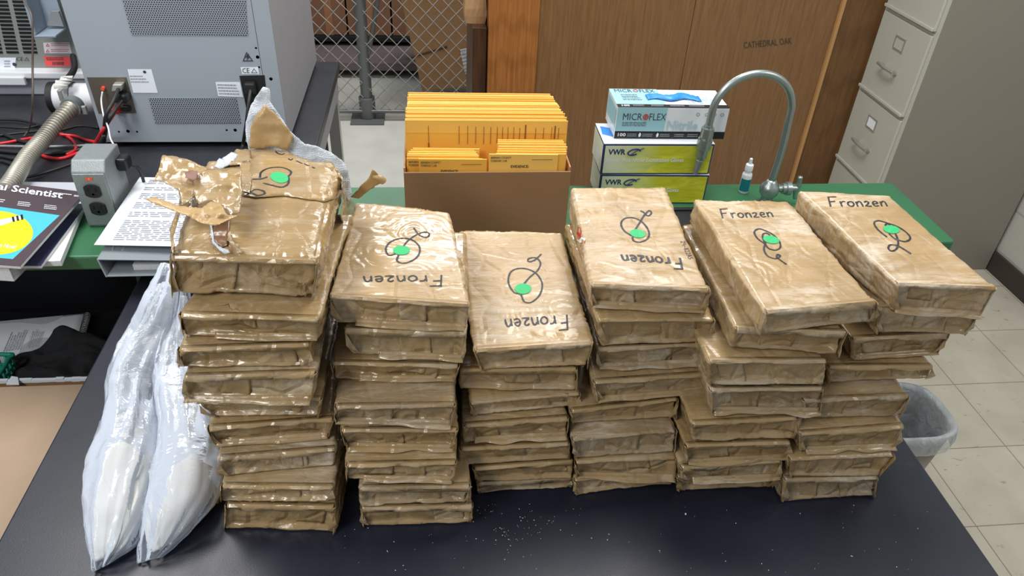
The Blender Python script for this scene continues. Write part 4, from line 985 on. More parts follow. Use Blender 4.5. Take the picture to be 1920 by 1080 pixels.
zf = AY(763, 222, 1.56)[2]
rowE = []
for k in range(NL):
    f = k/(NL-1); yt = 1.562+f*.19; yb = 1.560+f*.175
    yx = AY(760, 200-f*45, yt)
    z1 = zf-.004+(.004*(r_.random()-.5))-f*.012
    xo = -.002*k*0+r_.uniform(-.003, .003)
    xl = max(ex0+.006, lx0_-.004+xo+.004*f); xr_ = min(ex1-.006, lx1_+xo-f*.012-(.004 if k else 0))
    sp_y = .0035
    name = ('frontmost' if k == 0 else 'rearmost' if k == NL-1 else ordn[k])
    lb = 'large manila envelope, %s in the upright row' % (name if k in (0, NL-1) else name+' from the front')
    rowE.append(envelope(xl, xr_, yb, yt, ez0+.005, z1, sp_y, lb, 'large manila envelopes in the carton', tilt=r_.uniform(-.0012, .0012)))
# printed form lines on the frontmost large envelope (turned sideways)
fl_ = MB(); r_ = random.Random(8)
for xpx, y0_, y1_ in ((804, 238, 275), (861, 238, 272), (877, 238, 272), (892, 239, 272), (907, 239, 272), (920, 240, 272), (932, 240, 270), (942, 240, 270), (952, 240, 268), (963, 240, 268), (974, 241, 268), (1004, 241, 262), (1019, 241, 262), (1034, 241, 262), (1047, 241, 262)):
    p0, p1 = AY(xpx, y1_, 1.5555), AY(xpx, y0_, 1.5555); fl_.box(p0[0]-.0005, p0[0]+.0005, 1.5605, 1.5611, p0[2], p1[2])
for xpx, y0_, y1_ in ((985, 236, 262), (1040, 238, 262), (804, 270, 278)):
    p0, p1 = AY(xpx, y1_, 1.5555), AY(xpx, y0_, 1.5555); fl_.box(p0[0]-.0014, p0[0]+.0014, 1.5602, 1.5611, p0[2], p1[2])
fl_.build('printed_form', M['env_ink'], rowE[0])
def small(xpl, xpr, ypx, Y, label, group, body=False, th=.003):
    a_, b_ = AY(xpl, ypx, Y), AY(xpr, ypx, Y); z1 = a_[2]
    o = envelope(max(a_[0], ex0+.006), min(b_[0], ex1-.006), Y, Y, ez0+.005, z1, th, label, group, flap=False)
    x0_, x1_ = max(a_[0], ex0+.006), min(b_[0], ex1-.006)
    if body:
        P = lambda u, dz: np.array([x0_+u*(x1_-x0_), Y-.0005, z1-dz])
        text('sender_print', 'BERRIEN COUNTY\nFORENSIC LAB', P(.03, .019), P(.32, .019), P(.03, .006), M['printdk'], o, .0004)
        text('heading_print', 'EVIDENCE:', P(.32, .034), P(.58, .034), P(.32, .027), M['printdk'], o, .0004, bold=.02)
        MB().box(P(.62, 0)[0], P(.92, 0)[0], Y-.0009, Y-.0004, z1-.0145, z1-.0138).build('rule', M['printdk'], o)
    return o
for side, rows in (('left', ((785, 913, 298, 1.512), (762, 905, 297, 1.5165), (763, 898, 291, 1.521), (764, 896, 288, 1.5255), (766, 893, 284, 1.530), (770, 890, 281, 1.5345), (774, 899, 278, 1.539))),
                   ('right', ((917, 1047, 289, 1.512), (930, 1062, 288, 1.5165), (932, 1063, 283, 1.521), (934, 1062, 279, 1.5255), (935, 1064, 274, 1.530), (933, 1062, 269, 1.5345), (934, 1058, 265, 1.539), (933, 1056, 262, 1.5435)))):
    for k, (a_, b_, y_, Y_) in enumerate(rows):
        nm = 'frontmost' if k == 0 else 'rearmost' if k == len(rows)-1 else ordn[k]+' from the front'
        small(a_, b_, y_, Y_, 'small manila evidence envelope, %s of the %s-hand bundle' % (nm, side), 'small envelopes in the %s-hand bundle' % side, body=(k == 0 or (k == 1 and side == 'left')))
# ------------------------------------------------------------------ brown taped packages
STK = {1:[((424,945),(627,949),(629,995),(422,988)),((416,910),(625,912),(625,937),(416,934)),((409,858),(629,840),(627,871),(413,892)),((390,801),(625,784),(616,816),(403,832)),((366,751),(603,747),(598,779),(394,781)),((342,707),(592,697),(585,749),(346,747)),((333,657),(581,644),(585,686),(337,684)),((337,588),(598,597),(598,634),(346,629)),((316,484),(596,494),(590,556),(328,548))],
2:[((677,951),(886,947),(883,977),(681,984)),((675,914),(881,910),(875,939),(677,947)),((650,871),(855,866),(849,899),(651,897)),((640,805),(857,805),(851,840),(651,836)),((629,762),(853,758),(847,795),(629,788)),((621,679),(860,684),(853,712),(627,709)),((644,616),(875,623),(870,673),(662,662)),((615,553),(882,573),(873,613),(632,605))],
3:[((895,905),(1073,892),(1072,910),(898,922)),((887,877),(1075,863),(1073,897),(895,902)),((862,840),(1067,830),(1067,858),(863,872)),((870,797),(1065,782),(1062,815),(870,827)),((882,757),(1087,737),(1085,760),(887,778)),((860,692),(1081,690),(1081,732),(862,727)),((889,655),(1110,640),(1100,685),(903,692))],
4:[((1077,900),(1260,887),(1258,905),(1078,925)),((1078,867),(1268,857),(1265,895),(1080,890)),((1073,823),(1268,807),(1263,847),(1080,857)),((1070,770),(1270,747),(1265,782),(1073,793)),((1113,715),(1322,700),(1317,733),(1117,750)),((1117,653),(1327,643),(1320,680),(1120,688)),((1122,600),(1339,599),(1333,639),(1128,646)),((1106,532),(1330,541),(1321,582),(1109,571))],
5:[((1270,893),(1462,878),(1447,912),(1270,919)),((1277,875),(1464,862),(1462,893),(1277,901)),((1284,834),(1481,827),(1477,856),(1286,867)),((1297,793),(1494,782),(1490,821),(1299,825)),((1331,729),(1542,727),(1536,771),(1333,769)),((1327,675),(1549,675),(1544,721),(1329,719)),((1379,615),(1587,622),(1569,664),(1367,648)),((1433,583),(1643,567),(1636,597),(1421,626))],
6:[((1470,897),(1644,893),(1636,927),(1466,940)),((1481,860),(1677,853),(1647,890),(1481,893)),((1499,812),(1694,797),(1677,838),(1499,843)),((1505,749),(1703,741),(1684,779),(1505,784)),((1551,686),(1749,686),(1744,708),(1551,716)),((1596,634),(1779,625),(1755,660),(1596,671)),((1648,579),(1836,590),(1807,622),(1638,622)),((1681,532),(1867,538),(1836,592),(1670,579))]}
BACK = {1:None,2:((667,378),(842,397),-.008),3:((862,432),(1055,433),.022),4:((1072,350),(1245,350),.012),5:((1302,372),(1475,377),.010),6:((1498,357),(1668,364),.016)}
KZ = 1.18; BL_ = .272
def grid_topo(nx, ny, nz):
    idx = {}; V = []; F = []
    def g(i, j, k):
        t = (i, j, k)
        if t not in idx: idx[t] = len(V); V.append(t)
        return idx[t]
    for i in range(nx):
        for j in range(ny):
            F.append([g(i, j, 0), g(i, j+1, 0), g(i+1, j+1, 0), g(i+1, j, 0)]); F.append([g(i, j, nz), g(i+1, j, nz), g(i+1, j+1, nz), g(i, j+1, nz)])
    for i in range(nx):
        for k in range(nz):
            F.append([g(i, 0, k), g(i+1, 0, k), g(i+1, 0, k+1), g(i, 0, k+1)]); F.append([g(i, ny, k), g(i, ny, k+1), g(i+1, ny, k+1), g(i+1, ny, k)])
    for j in range(ny):
        for k in range(nz):
            F.append([g(0, j, k), g(0, j, k+1), g(0, j+1, k+1), g(0, j+1, k)]); F.append([g(nx, j, k), g(nx, j+1, k), g(nx, j+1, k+1), g(nx, j, k+1)])
    V = np.array(V, float)/np.array([nx, ny, nz])*2-1
    return V, F
TOPO = grid_topo(60, 54, 16); TOPO_HI = grid_topo(84, 104, 20)
def trilin(C, U):  # C[ix][iy][iz] corners
    u = (U+1)/2; out = 0
    for a in (0, 1):
        for b in (0, 1):
            for c in (0, 1):
                out = out + ((u[:, 0] if a else 1-u[:, 0])*(u[:, 1] if b else 1-u[:, 1])*(u[:, 2] if c else 1-u[:, 2]))[:, None]*C[a, b, c]
    return out
def corners(FBL, FBR, FTL, FTR, BBL, BBR, BTL, BTR):
    C = np.zeros((2, 2, 2, 3)); C[0, 0, 0], C[1, 0, 0], C[0, 0, 1], C[1, 0, 1] = FBL, FBR, FTL, FTR
    C[0, 1, 0], C[1, 1, 0], C[0, 1, 1], C[1, 1, 1] = BBL, BBR, BTL, BTR; return C
def brick(C, seed, label, group, matn='tape', top=False, amp=1.0, rad=.0055, cat='package', name='taped_package'):
    U, F = TOPO_HI if top else TOPO
    hx = np.linalg.norm(C[1, 0, 0]-C[0, 0, 0])/2; hy = np.linalg.norm(C[0, 1, 0]-C[0, 0, 0])/2; hz = max(.012, np.linalg.norm(C[0, 0, 1]-C[0, 0, 0])/2)
    s = np.array([hx, hy, hz]); r = min(rad, hz*.5)
    p = U*s; q = np.clip(p, -(s-r), s-r); d = p-q; L = np.linalg.norm(d, axis=1, keepdims=True); n = d/np.maximum(L, 1e-9)
    p = q+r*n
    W = trilin(C, p/s)
    ex = C[1, 0, 0]-C[0, 0, 0]; ex = ex/np.linalg.norm(ex); ez = np.array([0, 0, 1.0]); ey = np.cross(ez, ex); ey /= np.linalg.norm(ey)
    N = n[:, :1]*ex+n[:, 1:2]*ey+n[:, 2:]*ez
    o3 = np.array([seed*3.7, seed*1.9, seed*.77])
    # end panels sag inward between the wrapped rims, sides buckle, top carries shallow waves
    endm = np.clip(-n[:, 1], 0, 1)**3; inner = np.clip((1-np.abs(U[:, 0]))/.16, 0, 1)*np.clip((1-np.abs(U[:, 2]))/.35, 0, 1)
    disp = -endm*inner*(.0068+.0035*vnoise(np.c_[p[:, 0]*30, p[:, 2]*25, p[:, 1]*0]+o3, seed))
    crease = ridged(np.c_[p[:, 0]*26+4*vnoise(p*20+o3, seed), p[:, 1]*26, p[:, 2]*38]+o3, seed+3, 3)
    fac = np.where(np.abs(n[:, 2]) > .7, .35, 1.0)
    disp += amp*(.0017*crease*fac+.0030*vnoise(p*np.array([14, 9, 22])+o3, seed+9)*np.where(np.abs(n[:, 2]) > .7, .5, 1))
    # pillow: slightly swollen in the middle
    disp += .0020*amp*np.clip(np.abs(n[:, 2]), 0, 1)*((1-U[:, 0]**2)*(1-U[:, 1]**2)-.4)
    # upper and lower rim of the near end stand proud
    rim = np.exp(-((np.abs(U[:, 2])-.96)/.13)**2)*(U[:, 1] < -.97)
    W = W+N*disp[:, None]-ey*(rim*(.003+.005*np.maximum(0, vnoise(np.c_[p[:, 0]*22, np.sign(U[:, 2])*3, p[:, 0]*0]+o3, seed+1))))[:, None]
    W[:, 2] = np.maximum(W[:, 2], TT+.0008)
    c0 = (C[0, 0, 0]+C[1, 1, 0]+C[0, 1, 0]+C[1, 0, 0])/4; c0 = np.array([c0[0], c0[1], W[:, 2].min()])
    o = link(name, W, F, M[matn], smooth=True, origin=c0); tag(o, label, cat, group)
    bvh = BVHTree.FromPolygons([Vector(v) for v in W], [tuple(f) for f in F])
    # folded tape along the near end
    rr = random.Random(seed*7+1)
    fb = lambda u, v_, w_: trilin(C, np.array([[u, v_, w_]]))[0]
    def strip(name, us, rows, m, th=.0007):
        n_ = len(us); V = [np.array(r_(u)) for r_ in rows for u in us]; K = len(rows)
        Fs = [[k*n_+i, k*n_+i+1, (k+1)*n_+i+1, (k+1)*n_+i] for k in range(K-1) for i in range(n_-1)]
        oo = link(name, V, Fs, m, o, auto=.55); md = oo.modifiers.new('s', 'SOLIDIFY'); md.thickness = th; md.offset = 0; return oo
    tm = M[matn]
    if rr.random() < .85 or top:
        us = np.linspace(-.97, .985, 46); ph = rr.random()*50; dr = .001+.005*rr.random()
        w = lambda u, k: vnoise(np.array([u*3.2+ph, k*3.1, .3]), seed+k)
        strip('tape_lip', us, [lambda u: fb(u, -1+.006/hy, 1)+(0, 0, .0006), lambda u: fb(u, -1, 1)-ey*.001+(0, 0, .0012), lambda u: fb(u, -1, 1)-ey*(.0035+.002*w(u, 1))+(0, 0, -.0015),
                              lambda u: fb(u, -1, 1)-ey*(.0045+.003*w(u, 2))+(0, 0, -.002-dr*(1+.8*w(u, 3)))], tm)
    if rr.random() < .45 and seed % 10 != 1:
        a0 = rr.uniform(-.98, -.5) if rr.random() < .5 else -.98; us = np.linspace(a0, .99, 40); ph = rr.random()*50; pr_ = .0015+.0045*rr.random()
        w = lambda u, k: vnoise(np.array([u*2.6+ph, k*2.1, .7]), seed+k+20)
        strip('tape_lip', us, [lambda u: fb(u, -1, -1)-ey*.0006+(0, 0, .009), lambda u: fb(u, -1, -1)-ey*.003+(0, 0, .004), lambda u: fb(u, -1, -1)-ey*(.006+pr_*(1+w(u, 1)))+(0, 0, .0018+.0012*w(u, 2))], tm, .0009)
    for sd in (-1, 1):   # side edges of the wrap stand out around the sunken end
        if rr.random() < .75:
            vs_ = np.linspace(-.97, .97, 16); ph = rr.random()*50; pr_ = .0025+.0035*rr.random()
            w = lambda u, k: vnoise(np.array([u*1.6+ph, k*2.7, .2]), seed+k+40)
            strip('tape_lip', vs_, [lambda v_: fb(sd, -1+.006/hy, v_)+ex*sd*.0008, lambda v_: fb(sd, -1, v_)+ex*sd*(.0012+.0008*w(v_, 1))-ey*.0015, lambda v_: fb(sd, -1, v_)-ex*sd*(.0015+.002*w(v_, 2))-ey*(.002+pr_*(1+.7*w(v_, 3)))], tm)
    for _ in range(rr.choice((1, 1, 2))):   # tape pieces pasted over the near end
        u0 = rr.uniform(-.8, .35); u1 = u0+rr.uniform(.35, .7); zt_ = .97; zb_ = -.96 if rr.random() < .7 else rr.uniform(-.6, -.2); sl = rr.uniform(-.06, .06)
        us = np.linspace(0, 1, 12); ws = np.linspace(zb_, zt_, 8)
        def row(wv):
            def f_(t_):
                u = u0+(u1-u0)*t_+sl*(wv-zb_); P0 = fb(u, -1, wv)-ey*.03
                h = bvh.ray_cast(Vector(P0), Vector(ey), .08)
                return (np.array(h[0]) if h[0] is not None else fb(u, -1, wv))-ey*(.0007+.0012*(t_ > .9)+.0006*vnoise(np.array([u*9, wv*3, seed*.1]), seed))
            return f_
        strip('tape_strip', us, [row(wv) for wv in ws], M[matn], .0003)
    # folded ears at the lower corners of the near end
    for sd in (-1, 1):
        if rr.random() < .55:
            e = rr.uniform(.35, .9); a_ = fb(sd*.99, -1, e)-ey*.001; b_ = fb(sd*.99, -1, -.9)-ey*.002; c_ = fb(sd*(.99-rr.uniform(.06, .16)), -1, -.75)-ey*.005; dd = fb(sd*1.0, -1, -.2)-ey*.006+ex*sd*rr.uniform(.000, .005)
            oo = MB().add([a_, dd, b_, c_, (a_+c_)/2-ey*.002], [(0, 1, 4), (1, 2, 3), (1, 3, 4)]).build('corner_fold', tm, o); md = oo.modifiers.new('s', 'SOLIDIFY'); md.thickness = .0007
    return o, bvh, (ex, ey, fb)
def onbrick(bvh, x, y, lift=.0006):
    h = bvh.ray_cast(Vector(CAM), Vector(ray(x, y)).normalized(), 8)
    if h[0] is None: return None
    n = np.array(h[1]); n = n if n@ray(x, y) < 0 else -n
    return np.array(h[0])+n*lift, n
def ink(o, bvh, strokes, wd=.0026, name='handwriting', m='ink', z=None):
    b = MB()
    for st in strokes:
        st = [np.array(s, float) for s in st]
        pts = catmull(st, max(2, int(np.mean([np.linalg.norm(st[i+1]-st[i]) for i in range(len(st)-1)])/2.0))) if len(st) > 2 else [st[0]+(st[-1]-st[0])*i/8 for i in range(9)]
        hit = [onbrick(bvh, *p) for p in pts]; hit = [h for h in hit if h is not None]
        if len(hit) < 2: continue
        base = len(b.v)
        for i, (P, n) in enumerate(hit):
            t_ = hit[min(i+1, len(hit)-1)][0]-hit[max(i-1, 0)][0]; s_ = np.cross(t_, n); s_ = s_/(np.linalg.norm(s_)+1e-9); ww = wd*(.8+.35*_T[(i*3+base) % 999])/2
            b.v += [P+s_*ww, P-s_*ww]
        for i in range(len(hit)-1): b.f.append([base+2*i, base+2*i+1, base+2*i+3, base+2*i+2]); b.m.append(0)
    return b.build(name, M[m], o) if b.f else None
def dot(o, bvh, c, rx, ry, ang=0, name='round_sticker', m='green_dot'):
    ca, sa = math.cos(math.radians(ang)), math.sin(math.radians(ang)); V = []; F = []; n = 36; P0 = onbrick(bvh, *c, .0009)[0]; V.append(P0)
    for k, f in enumerate((.33, .66, 1)):
        for i in range(n):
            a = 2*math.pi*i/n; x = rx*f*math.cos(a); y = ry*f*math.sin(a); h = onbrick(bvh, c[0]+x*ca-y*sa, c[1]+x*sa+y*ca, .0009)
            V.append(h[0] if h else P0)
    for i in range(n): F.append([0, 1+i, 1+(i+1) % n])
    for k in range(2):
        for i in range(n): F.append([1+k*n+i, 1+(k+1)*n+i, 1+(k+1)*n+(i+1) % n, 1+k*n+(i+1) % n])
    q = link(name, V, F, M[m], o); q['label'] = 'round green sticker' if m == 'green_dot' else m.replace('_', ' '); return q
GL = {'F': ([[(0, 0), (.05, 1)], [(.0, 1), (.6, 1.02)], [(.03, .52), (.42, .55)]], .72), 'r': ([[(.02, .55), (.06, 0)], [(.05, .33), (.18, .52), (.36, .52)]], .48),
      'o': ([[(.22, .52), (.05, .42), (.02, .2), (.18, .02), (.38, .12), (.42, .36), (.28, .52), (.2, .5)]], .58), 'n': ([[(.02, .5), (.05, 0)], [(.05, .32), (.2, .52), (.34, .42), (.40, .0)]], .55),
      'z': ([[(.02, .42), (.15, .53), (.30, .45), (.22, .22), (.02, .03), (.44, .03)]], .54), 'e': ([[(.04, .26), (.34, .30), (.30, .48), (.14, .52), (.02, .28), (.14, .03), (.40, .08)]], .54),
      '2': ([[(.05, .75), (.2, .98), (.4, .8), (.3, .45), (.02, .05), (.45, .03)]], .6), '4': ([[(.1, .95), (.04, .45), (.45, .42)], [(.38, .9), (.36, 0)]], .6), '-': ([[(.05, .4), (.35, .42)]], .5),
      '8': ([[(.3, .55), (.1, .75), (.25, .98), (.4, .78), (.1, .3), (.22, .02), (.4, .25), (.25, .55)]], .55), 'A': ([[(0, 0), (.2, 1), (.4, 0)], [(.08, .38), (.34, .38)]], .55), '5': ([[(.42, .95), (.1, .92), (.1, .55), (.35, .55), (.38, .2), (.05, .03)]], .55)}
def word(s, st, en, up):
    st, en, up = map(lambda q: np.array(q, float), (st, en, up)); tot = sum(GL[c][1] for c in s)-.12; x = 0; out = []
    for c in s:
        g, a = GL[c]
        for k in g: out.append([st+(en-st)*((x+px_)/tot)+up*py_ for px_, py_ in k])
        x += a
    return out
def zz(off, sc): return lambda L: [(off[0]+x/sc, off[1]+y/sc) for x, y in L]
STN = {1: 'leftmost stack', 2: 'second stack from the left', 3: 'third stack from the left', 4: 'fourth stack from the left', 5: 'fifth stack from the left', 6: 'rightmost stack'}
ON = ['bottom', 'second from the bottom', 'third from the bottom', 'fourth from the bottom', 'fifth from the bottom', 'sixth from the bottom', 'seventh from the bottom', 'eighth from the bottom']
TOPS = {}
for c, bs in STK.items():
    z = 0.0; zs_ = [0.0]
    for (TL, TR, BR, BLp) in bs:
        P, Q = AZ(*BLp, TT+z), AZ(*BR, TT+z); z += (hgt(P, TL[1])+hgt(Q, TR[1]))/2; zs_.append(z)
    # even out the read thicknesses a little
    zs_ = np.array(zs_)*KZ; ev = np.linspace(0, zs_[-1], len(zs_)); zs_ = .75*zs_+.25*ev
    for k, (TL, TR, BR, BLp) in enumerate(bs):
        if c == 1 and k == 8: TORN_Z = TT+zs_[k]; continue
        zb, zt_ = TT+zs_[k]+.0012, TT+zs_[k+1]-.0012
        FBL, FBR = AZ(*BLp, zb), AZ(*BR, zb); FTL, FTR = AZ(*TL, zt_), AZ(*TR, zt_)
        for A, B_ in ((FTL, FBL), (FTR, FBR)):
            dl = A[1]-B_[1]; lim = .012
            if abs(dl) > lim: m_ = (dl-math.copysign(lim, dl))/2; A[1] -= m_; B_[1] += m_
        d = (FBR-FBL)+(FTR-FTL); d[2] = 0; d /= np.linalg.norm(d); back = np.array([-d[1], d[0], 0])
        if c != 1: cd_ = (AZ(*BACK[c][0], TT+zs_[-1])+AZ(*BACK[c][1], TT+zs_[-1])-AZ(*bs[-1][0], TT+zs_[-1])-AZ(*bs[-1][1], TT+zs_[-1]))/2; cd_[2] = 0; back = .4*back+.6*cd_/np.linalg.norm(cd_); back /= np.linalg.norm(back)
        top = k == len(bs)-1
        if top:
            b0, b1, dz = BACK[c]; BTL, BTR = AZ(*b0, zt_+dz), AZ(*b1, zt_+dz)
            hz_ = np.array([0, 0, zt_-zb]); BBL, BBR = BTL-hz_-(0, 0, dz*.6), BTR-hz_-(0, 0, dz*.6)
        else:
            BBL, BBR, BTL, BTR = FBL+back*BL_, FBR+back*BL_, FTL+back*BL_, FTR+back*BL_
            if c == 4 and k == 6: w_ = BTR-BTL; BTL = AZ(1062, 420, zt_); BTR = BTL+w_; BBL = BTL-(0, 0, zt_-zb); BBR = BTR-(0, 0, zt_-zb)
            if c == 5 and k == 6: w_ = BTR-BTL; BTL = AZ(1281, 420, zt_); BTR = BTL+w_; BBL = BTL-(0, 0, zt_-zb); BBR = BTR-(0, 0, zt_-zb)
        C = corners(FBL, FBR, FTL, FTR, BBL, BBR, BTL, BTR)
        if top: lb = {2: 'taped package on top of the second stack from the left, upside-down writing and green dot', 3: 'taped package on top of the lowest, third stack from the left, with green dot', 4: 'taped package on top of the fourth stack, with red tape on its left side',
                      5: 'tilted taped package on top of the fifth stack, upright writing and green dot', 6: 'dusty taped package on top of the rightmost stack, upright writing'}[c]
        else: lb = 'brown tape-wrapped package, %s of the %s' % (ON[k], STN[c])
        mt = 'tape_top' if top else 'tape' if (c*5+k*3) % 4 == 0 else 'tape_clean' if (c+k) % 3 else 'tape_grey'
        o, bvh, fr_ = brick(C, c*10+k+1, lb, 'brown tape-wrapped packages in six stacks', mt, top)
        if top: TOPS[c] = (o, bvh, fr_)
# marker writing and stickers
z2 = zz((600, 360), 3); z3_ = zz((1040, 330), 3.273); z4 = zz((1280, 330), 2.769)
o, b, _ = TOPS[2]
ink(o, b, word('Fronzen', z2([(683, 468)])[0], z2([(243, 474)])[0], (1, 20)), .0028)
ink(o, b, [z2(L) for L in ([(470, 305), (495, 275), (540, 243), (590, 226), (615, 237), (600, 256), (562, 246), (545, 228), (528, 203)], [(425, 350), (385, 355), (370, 320), (395, 283), (450, 262), (510, 268), (550, 295), (562, 330), (545, 368), (500, 395), (455, 400), (433, 385), (442, 355)])], .0030, 'marker_symbol')
dot(o, b, z2([(458, 330)])[0], 16, 8.6)
o, b, _ = TOPS[3]
ink(o, b, word('Fronzen', z2([(1388, 692)])[0], z2([(1038, 716)])[0], (3, 27)), .0028)
ink(o, b, [z2(L) for L in ([(1245, 350), (1205, 385), (1172, 392), (1176, 374), (1215, 372), (1240, 400), (1225, 440), (1180, 480), (1145, 520)], [(1125, 575), (1088, 562), (1060, 510), (1070, 455), (1110, 432), (1170, 435), (1222, 465), (1250, 520), (1235, 580), (1190, 620), (1150, 618), (1130, 578)])], .0030, 'marker_symbol')
dot(o, b, z2([(1142, 546)])[0], 15.5, 9.8)
o, b, _ = TOPS[4]
ink(o, b, word('Fronzen', z3_([(768, 503)])[0], z3_([(405, 482)])[0], (6, 21)), .0036)
ink(o, b, [z3_(L) for L in ([(495, 330), (520, 290), (548, 245), (580, 213), (593, 230), (572, 246), (545, 224), (526, 215)], [(470, 368), (425, 335), (407, 293), (430, 262), (480, 257), (525, 275), (562, 312), (580, 355), (565, 390), (520, 407), (483, 397), (478, 372)])], .0032, 'marker_symbol')
ink(o, b, word('24-822A5', z3_([(772, 402)])[0], z3_([(822, 512)])[0], (8, -1.5)), .0010, 'small_case_number')
dot(o, b, z3_([(509, 355)])[0], 14.8, 7.8, 10)
o, b, _ = TOPS[5]
ink(o, b, word('Fronzen', z4([(208, 220)])[0], z4([(472, 213)])[0], (-6, -17)), .0026)
ink(o, b, [z4(L) for L in ([(425, 352), (388, 325), (372, 292), (395, 275), (432, 286), (472, 308), (502, 342), (506, 372), (480, 386), (440, 372), (416, 322), (420, 300), (442, 300), (462, 322)], [(430, 345), (422, 382), (440, 415), (480, 430), (505, 417), (495, 408), (490, 424), (538, 460)])], .0030, 'marker_symbol')
dot(o, b, z4([(459, 332)])[0], 15.5, 7.2, 12)
o, b, _ = TOPS[6]
ink(o, b, word('Fronzen', z4([(768, 160)])[0], z4([(1064, 158)])[0], (-6, -18)), .0028)
ink(o, b, [z4(L) for L in ([(1060, 318), (1012, 278), (994, 245), (1016, 233), (1062, 245), (1122, 267), (1170, 303), (1180, 328), (1150, 341), (1100, 325), (1070, 300)], [(1050, 258), (1062, 248), (1080, 262), (1102, 296), (1118, 340), (1112, 376), (1086, 391), (1067, 376), (1080, 358), (1122, 366), (1186, 405)])], .0030, 'marker_symbol')
dot(o, b, z4([(1083, 279)])[0], 15.5, 7.4, 8)
# red and white tape seen on the left flank of the fourth stack's top package
o, b, _ = TOPS[4]
def flank(o, b, poly, m, name):
    V = []
    for p in poly:
        h = onbrick(b, *p, .0012)
        if h: V.append(h[0])
    if len(V) > 2: MB().add(V, [list(range(len(V)))]).build(name, M[m], o)
for i, (seg_, m) in enumerate(((([(147, 316), (160, 316), (166, 345), (160, 380), (146, 390), (138, 350)]), 'red_tape'), (([(138, 392), (164, 378), (190, 388), (186, 400), (160, 412), (140, 425)]), 'white_tape'), (([(142, 425), (162, 410), (188, 402), (186, 416), (160, 440), (146, 455)]), 'red_tape'), (([(140, 455), (150, 450), (156, 470), (146, 500)]), 'white_tape'))):
    flank(o, b, z3_(seg_), m, 'tape_stripe')

# ------------------------------------------------------------------ torn package on the leftmost stack
bs = STK[1][8]; zb = TORN_Z+.0012; zt_ = zb+.068
FBL, FBR, FTL, FTR = AZ(328, 546, zb), AZ(590, 554, zb), AZ(318, 484, zt_), AZ(594, 494, zt_)
for A, B_ in ((FTL, FBL), (FTR, FBR)):
    dl = A[1]-B_[1]; m_ = (dl-math.copysign(min(abs(dl), .012), dl))/2; A[1] -= m_; B_[1] += m_
BTL, BTR = AZ(385, 292, zt_+.004), AZ(634, 312, zt_+.004)
C = corners(FBL, FBR, FTL, FTR, BTL-(0, 0, .07), BTR-(0, 0, .07), BTL, BTR)
torn, tb_, _f = brick(C, 97, 'torn-open taped package with ripped flaps and white netting on the leftmost stack', None, 'tape_clean', True, 1.5, .016)
zA = lambda L: [(260+x/2.572, 150+y/2.572) for x, y in L]
def inside(p, poly):
    c = False; n = len(poly)
    for i in range(n):
        x1, y1 = poly[i]; x2, y2 = poly[i-1]
        if (y1 > p[1]) != (y2 > p[1]) and p[0] < (x2-x1)*(p[1]-y1)/(y2-y1)+x1: c = not c
    return c
def patch(name, poly, fn, m, parent, sp=4, amp=.004, freq=40, thick=.0006, seed=0, jag=.8):
    r_ = random.Random(seed); P = []
    for i in range(len(poly)):
        a, b = np.array(poly[i-1]), np.array(poly[i]); k = max(1, int(np.linalg.norm(b-a)/sp))
        for j in range(k): q = a+(b-a)*j/k; P.append((q[0]+r_.uniform(-jag, jag), q[1]+r_.uniform(-jag, jag)))
    nb_ = len(P); xs = [p[0] for p in P]; ys = [p[1] for p in P]; y = min(ys)
    while y < max(ys):
        x = min(xs)
        while x < max(xs):
            q = (x+r_.uniform(-1, 1), y+r_.uniform(-1, 1))
            if inside(q, P) and min((q[0]-a)**2+(q[1]-b)**2 for a, b in P) > (sp*.6)**2: P.append(q)
            x += sp
        y += sp
    v2, _, fs, *_r = delaunay_2d_cdt([Vector(p) for p in P], [], [list(range(nb_))], 1, 1e-6)
    V = []
    for v in v2:
        W = fn(v.x, v.y); d = ray(v.x, v.y); d = d/np.linalg.norm(d)
        V.append(np.array(W)-d*amp*(ridged(np.array(W)*freq+seed, seed, 3)*.6+.5))
    o = link(name, V, [list(f) for f in fs], m, parent, smooth=True); md = o.modifiers.new('s', 'SOLIDIFY'); md.thickness = thick; md.offset = 0; return o
def onb(lift): 
    def f(x, y):
        h = onbrick(tb_, x, y, lift)
        return h[0] if h else AZ(x, y, zt_+.006)
    return f
plane = lambda z, sx=0, sy=0, x0=400, y0=400: (lambda x, y: AZ(x, y, z+sx*(x-x0)+sy*(y-y0)))
patch('torn_opening', zA([(350, 700), (440, 672), (436, 740), (430, 800), (400, 812), (362, 785)]), onb(.0012), M['inner_dark'], torn, amp=.001, seed=1)['label'] = 'dark reddish inner layer showing through the tear'
patch('tear_edge', zA([(346, 702), (356, 700), (366, 785), (398, 812), (432, 826), (440, 838), (415, 842), (385, 822), (356, 792)]), onb(.002), M['net'], torn, sp=3, amp=.002, seed=2)
patch('tear_edge', zA([(434, 740), (444, 735), (450, 780), (478, 815), (500, 842), (478, 842), (445, 800), (430, 780)]), onb(.003), M['tape_grey'], torn, sp=3, amp=.003, seed=3)
patch('top_sheet', zA([(470, 335), (536, 334), (545, 400), (548, 470), (540, 560), (500, 545), (492, 420), (405, 425), (430, 380)]), onb(.004), M['tape_clean'], torn, amp=.003, seed=4)
ts_ = patch('top_sheet', zA([(535, 300), (700, 335), (770, 370), (850, 395), (930, 395), (985, 470), (975, 560), (900, 590), (700, 560), (560, 570), (495, 560), (540, 500)]), lambda x, y: onb(.0012+.004*min(1, max(0, (368-y)/45)))(x, y), M['tape_clean'], torn, sp=5, amp=.0015, freq=25, seed=5)
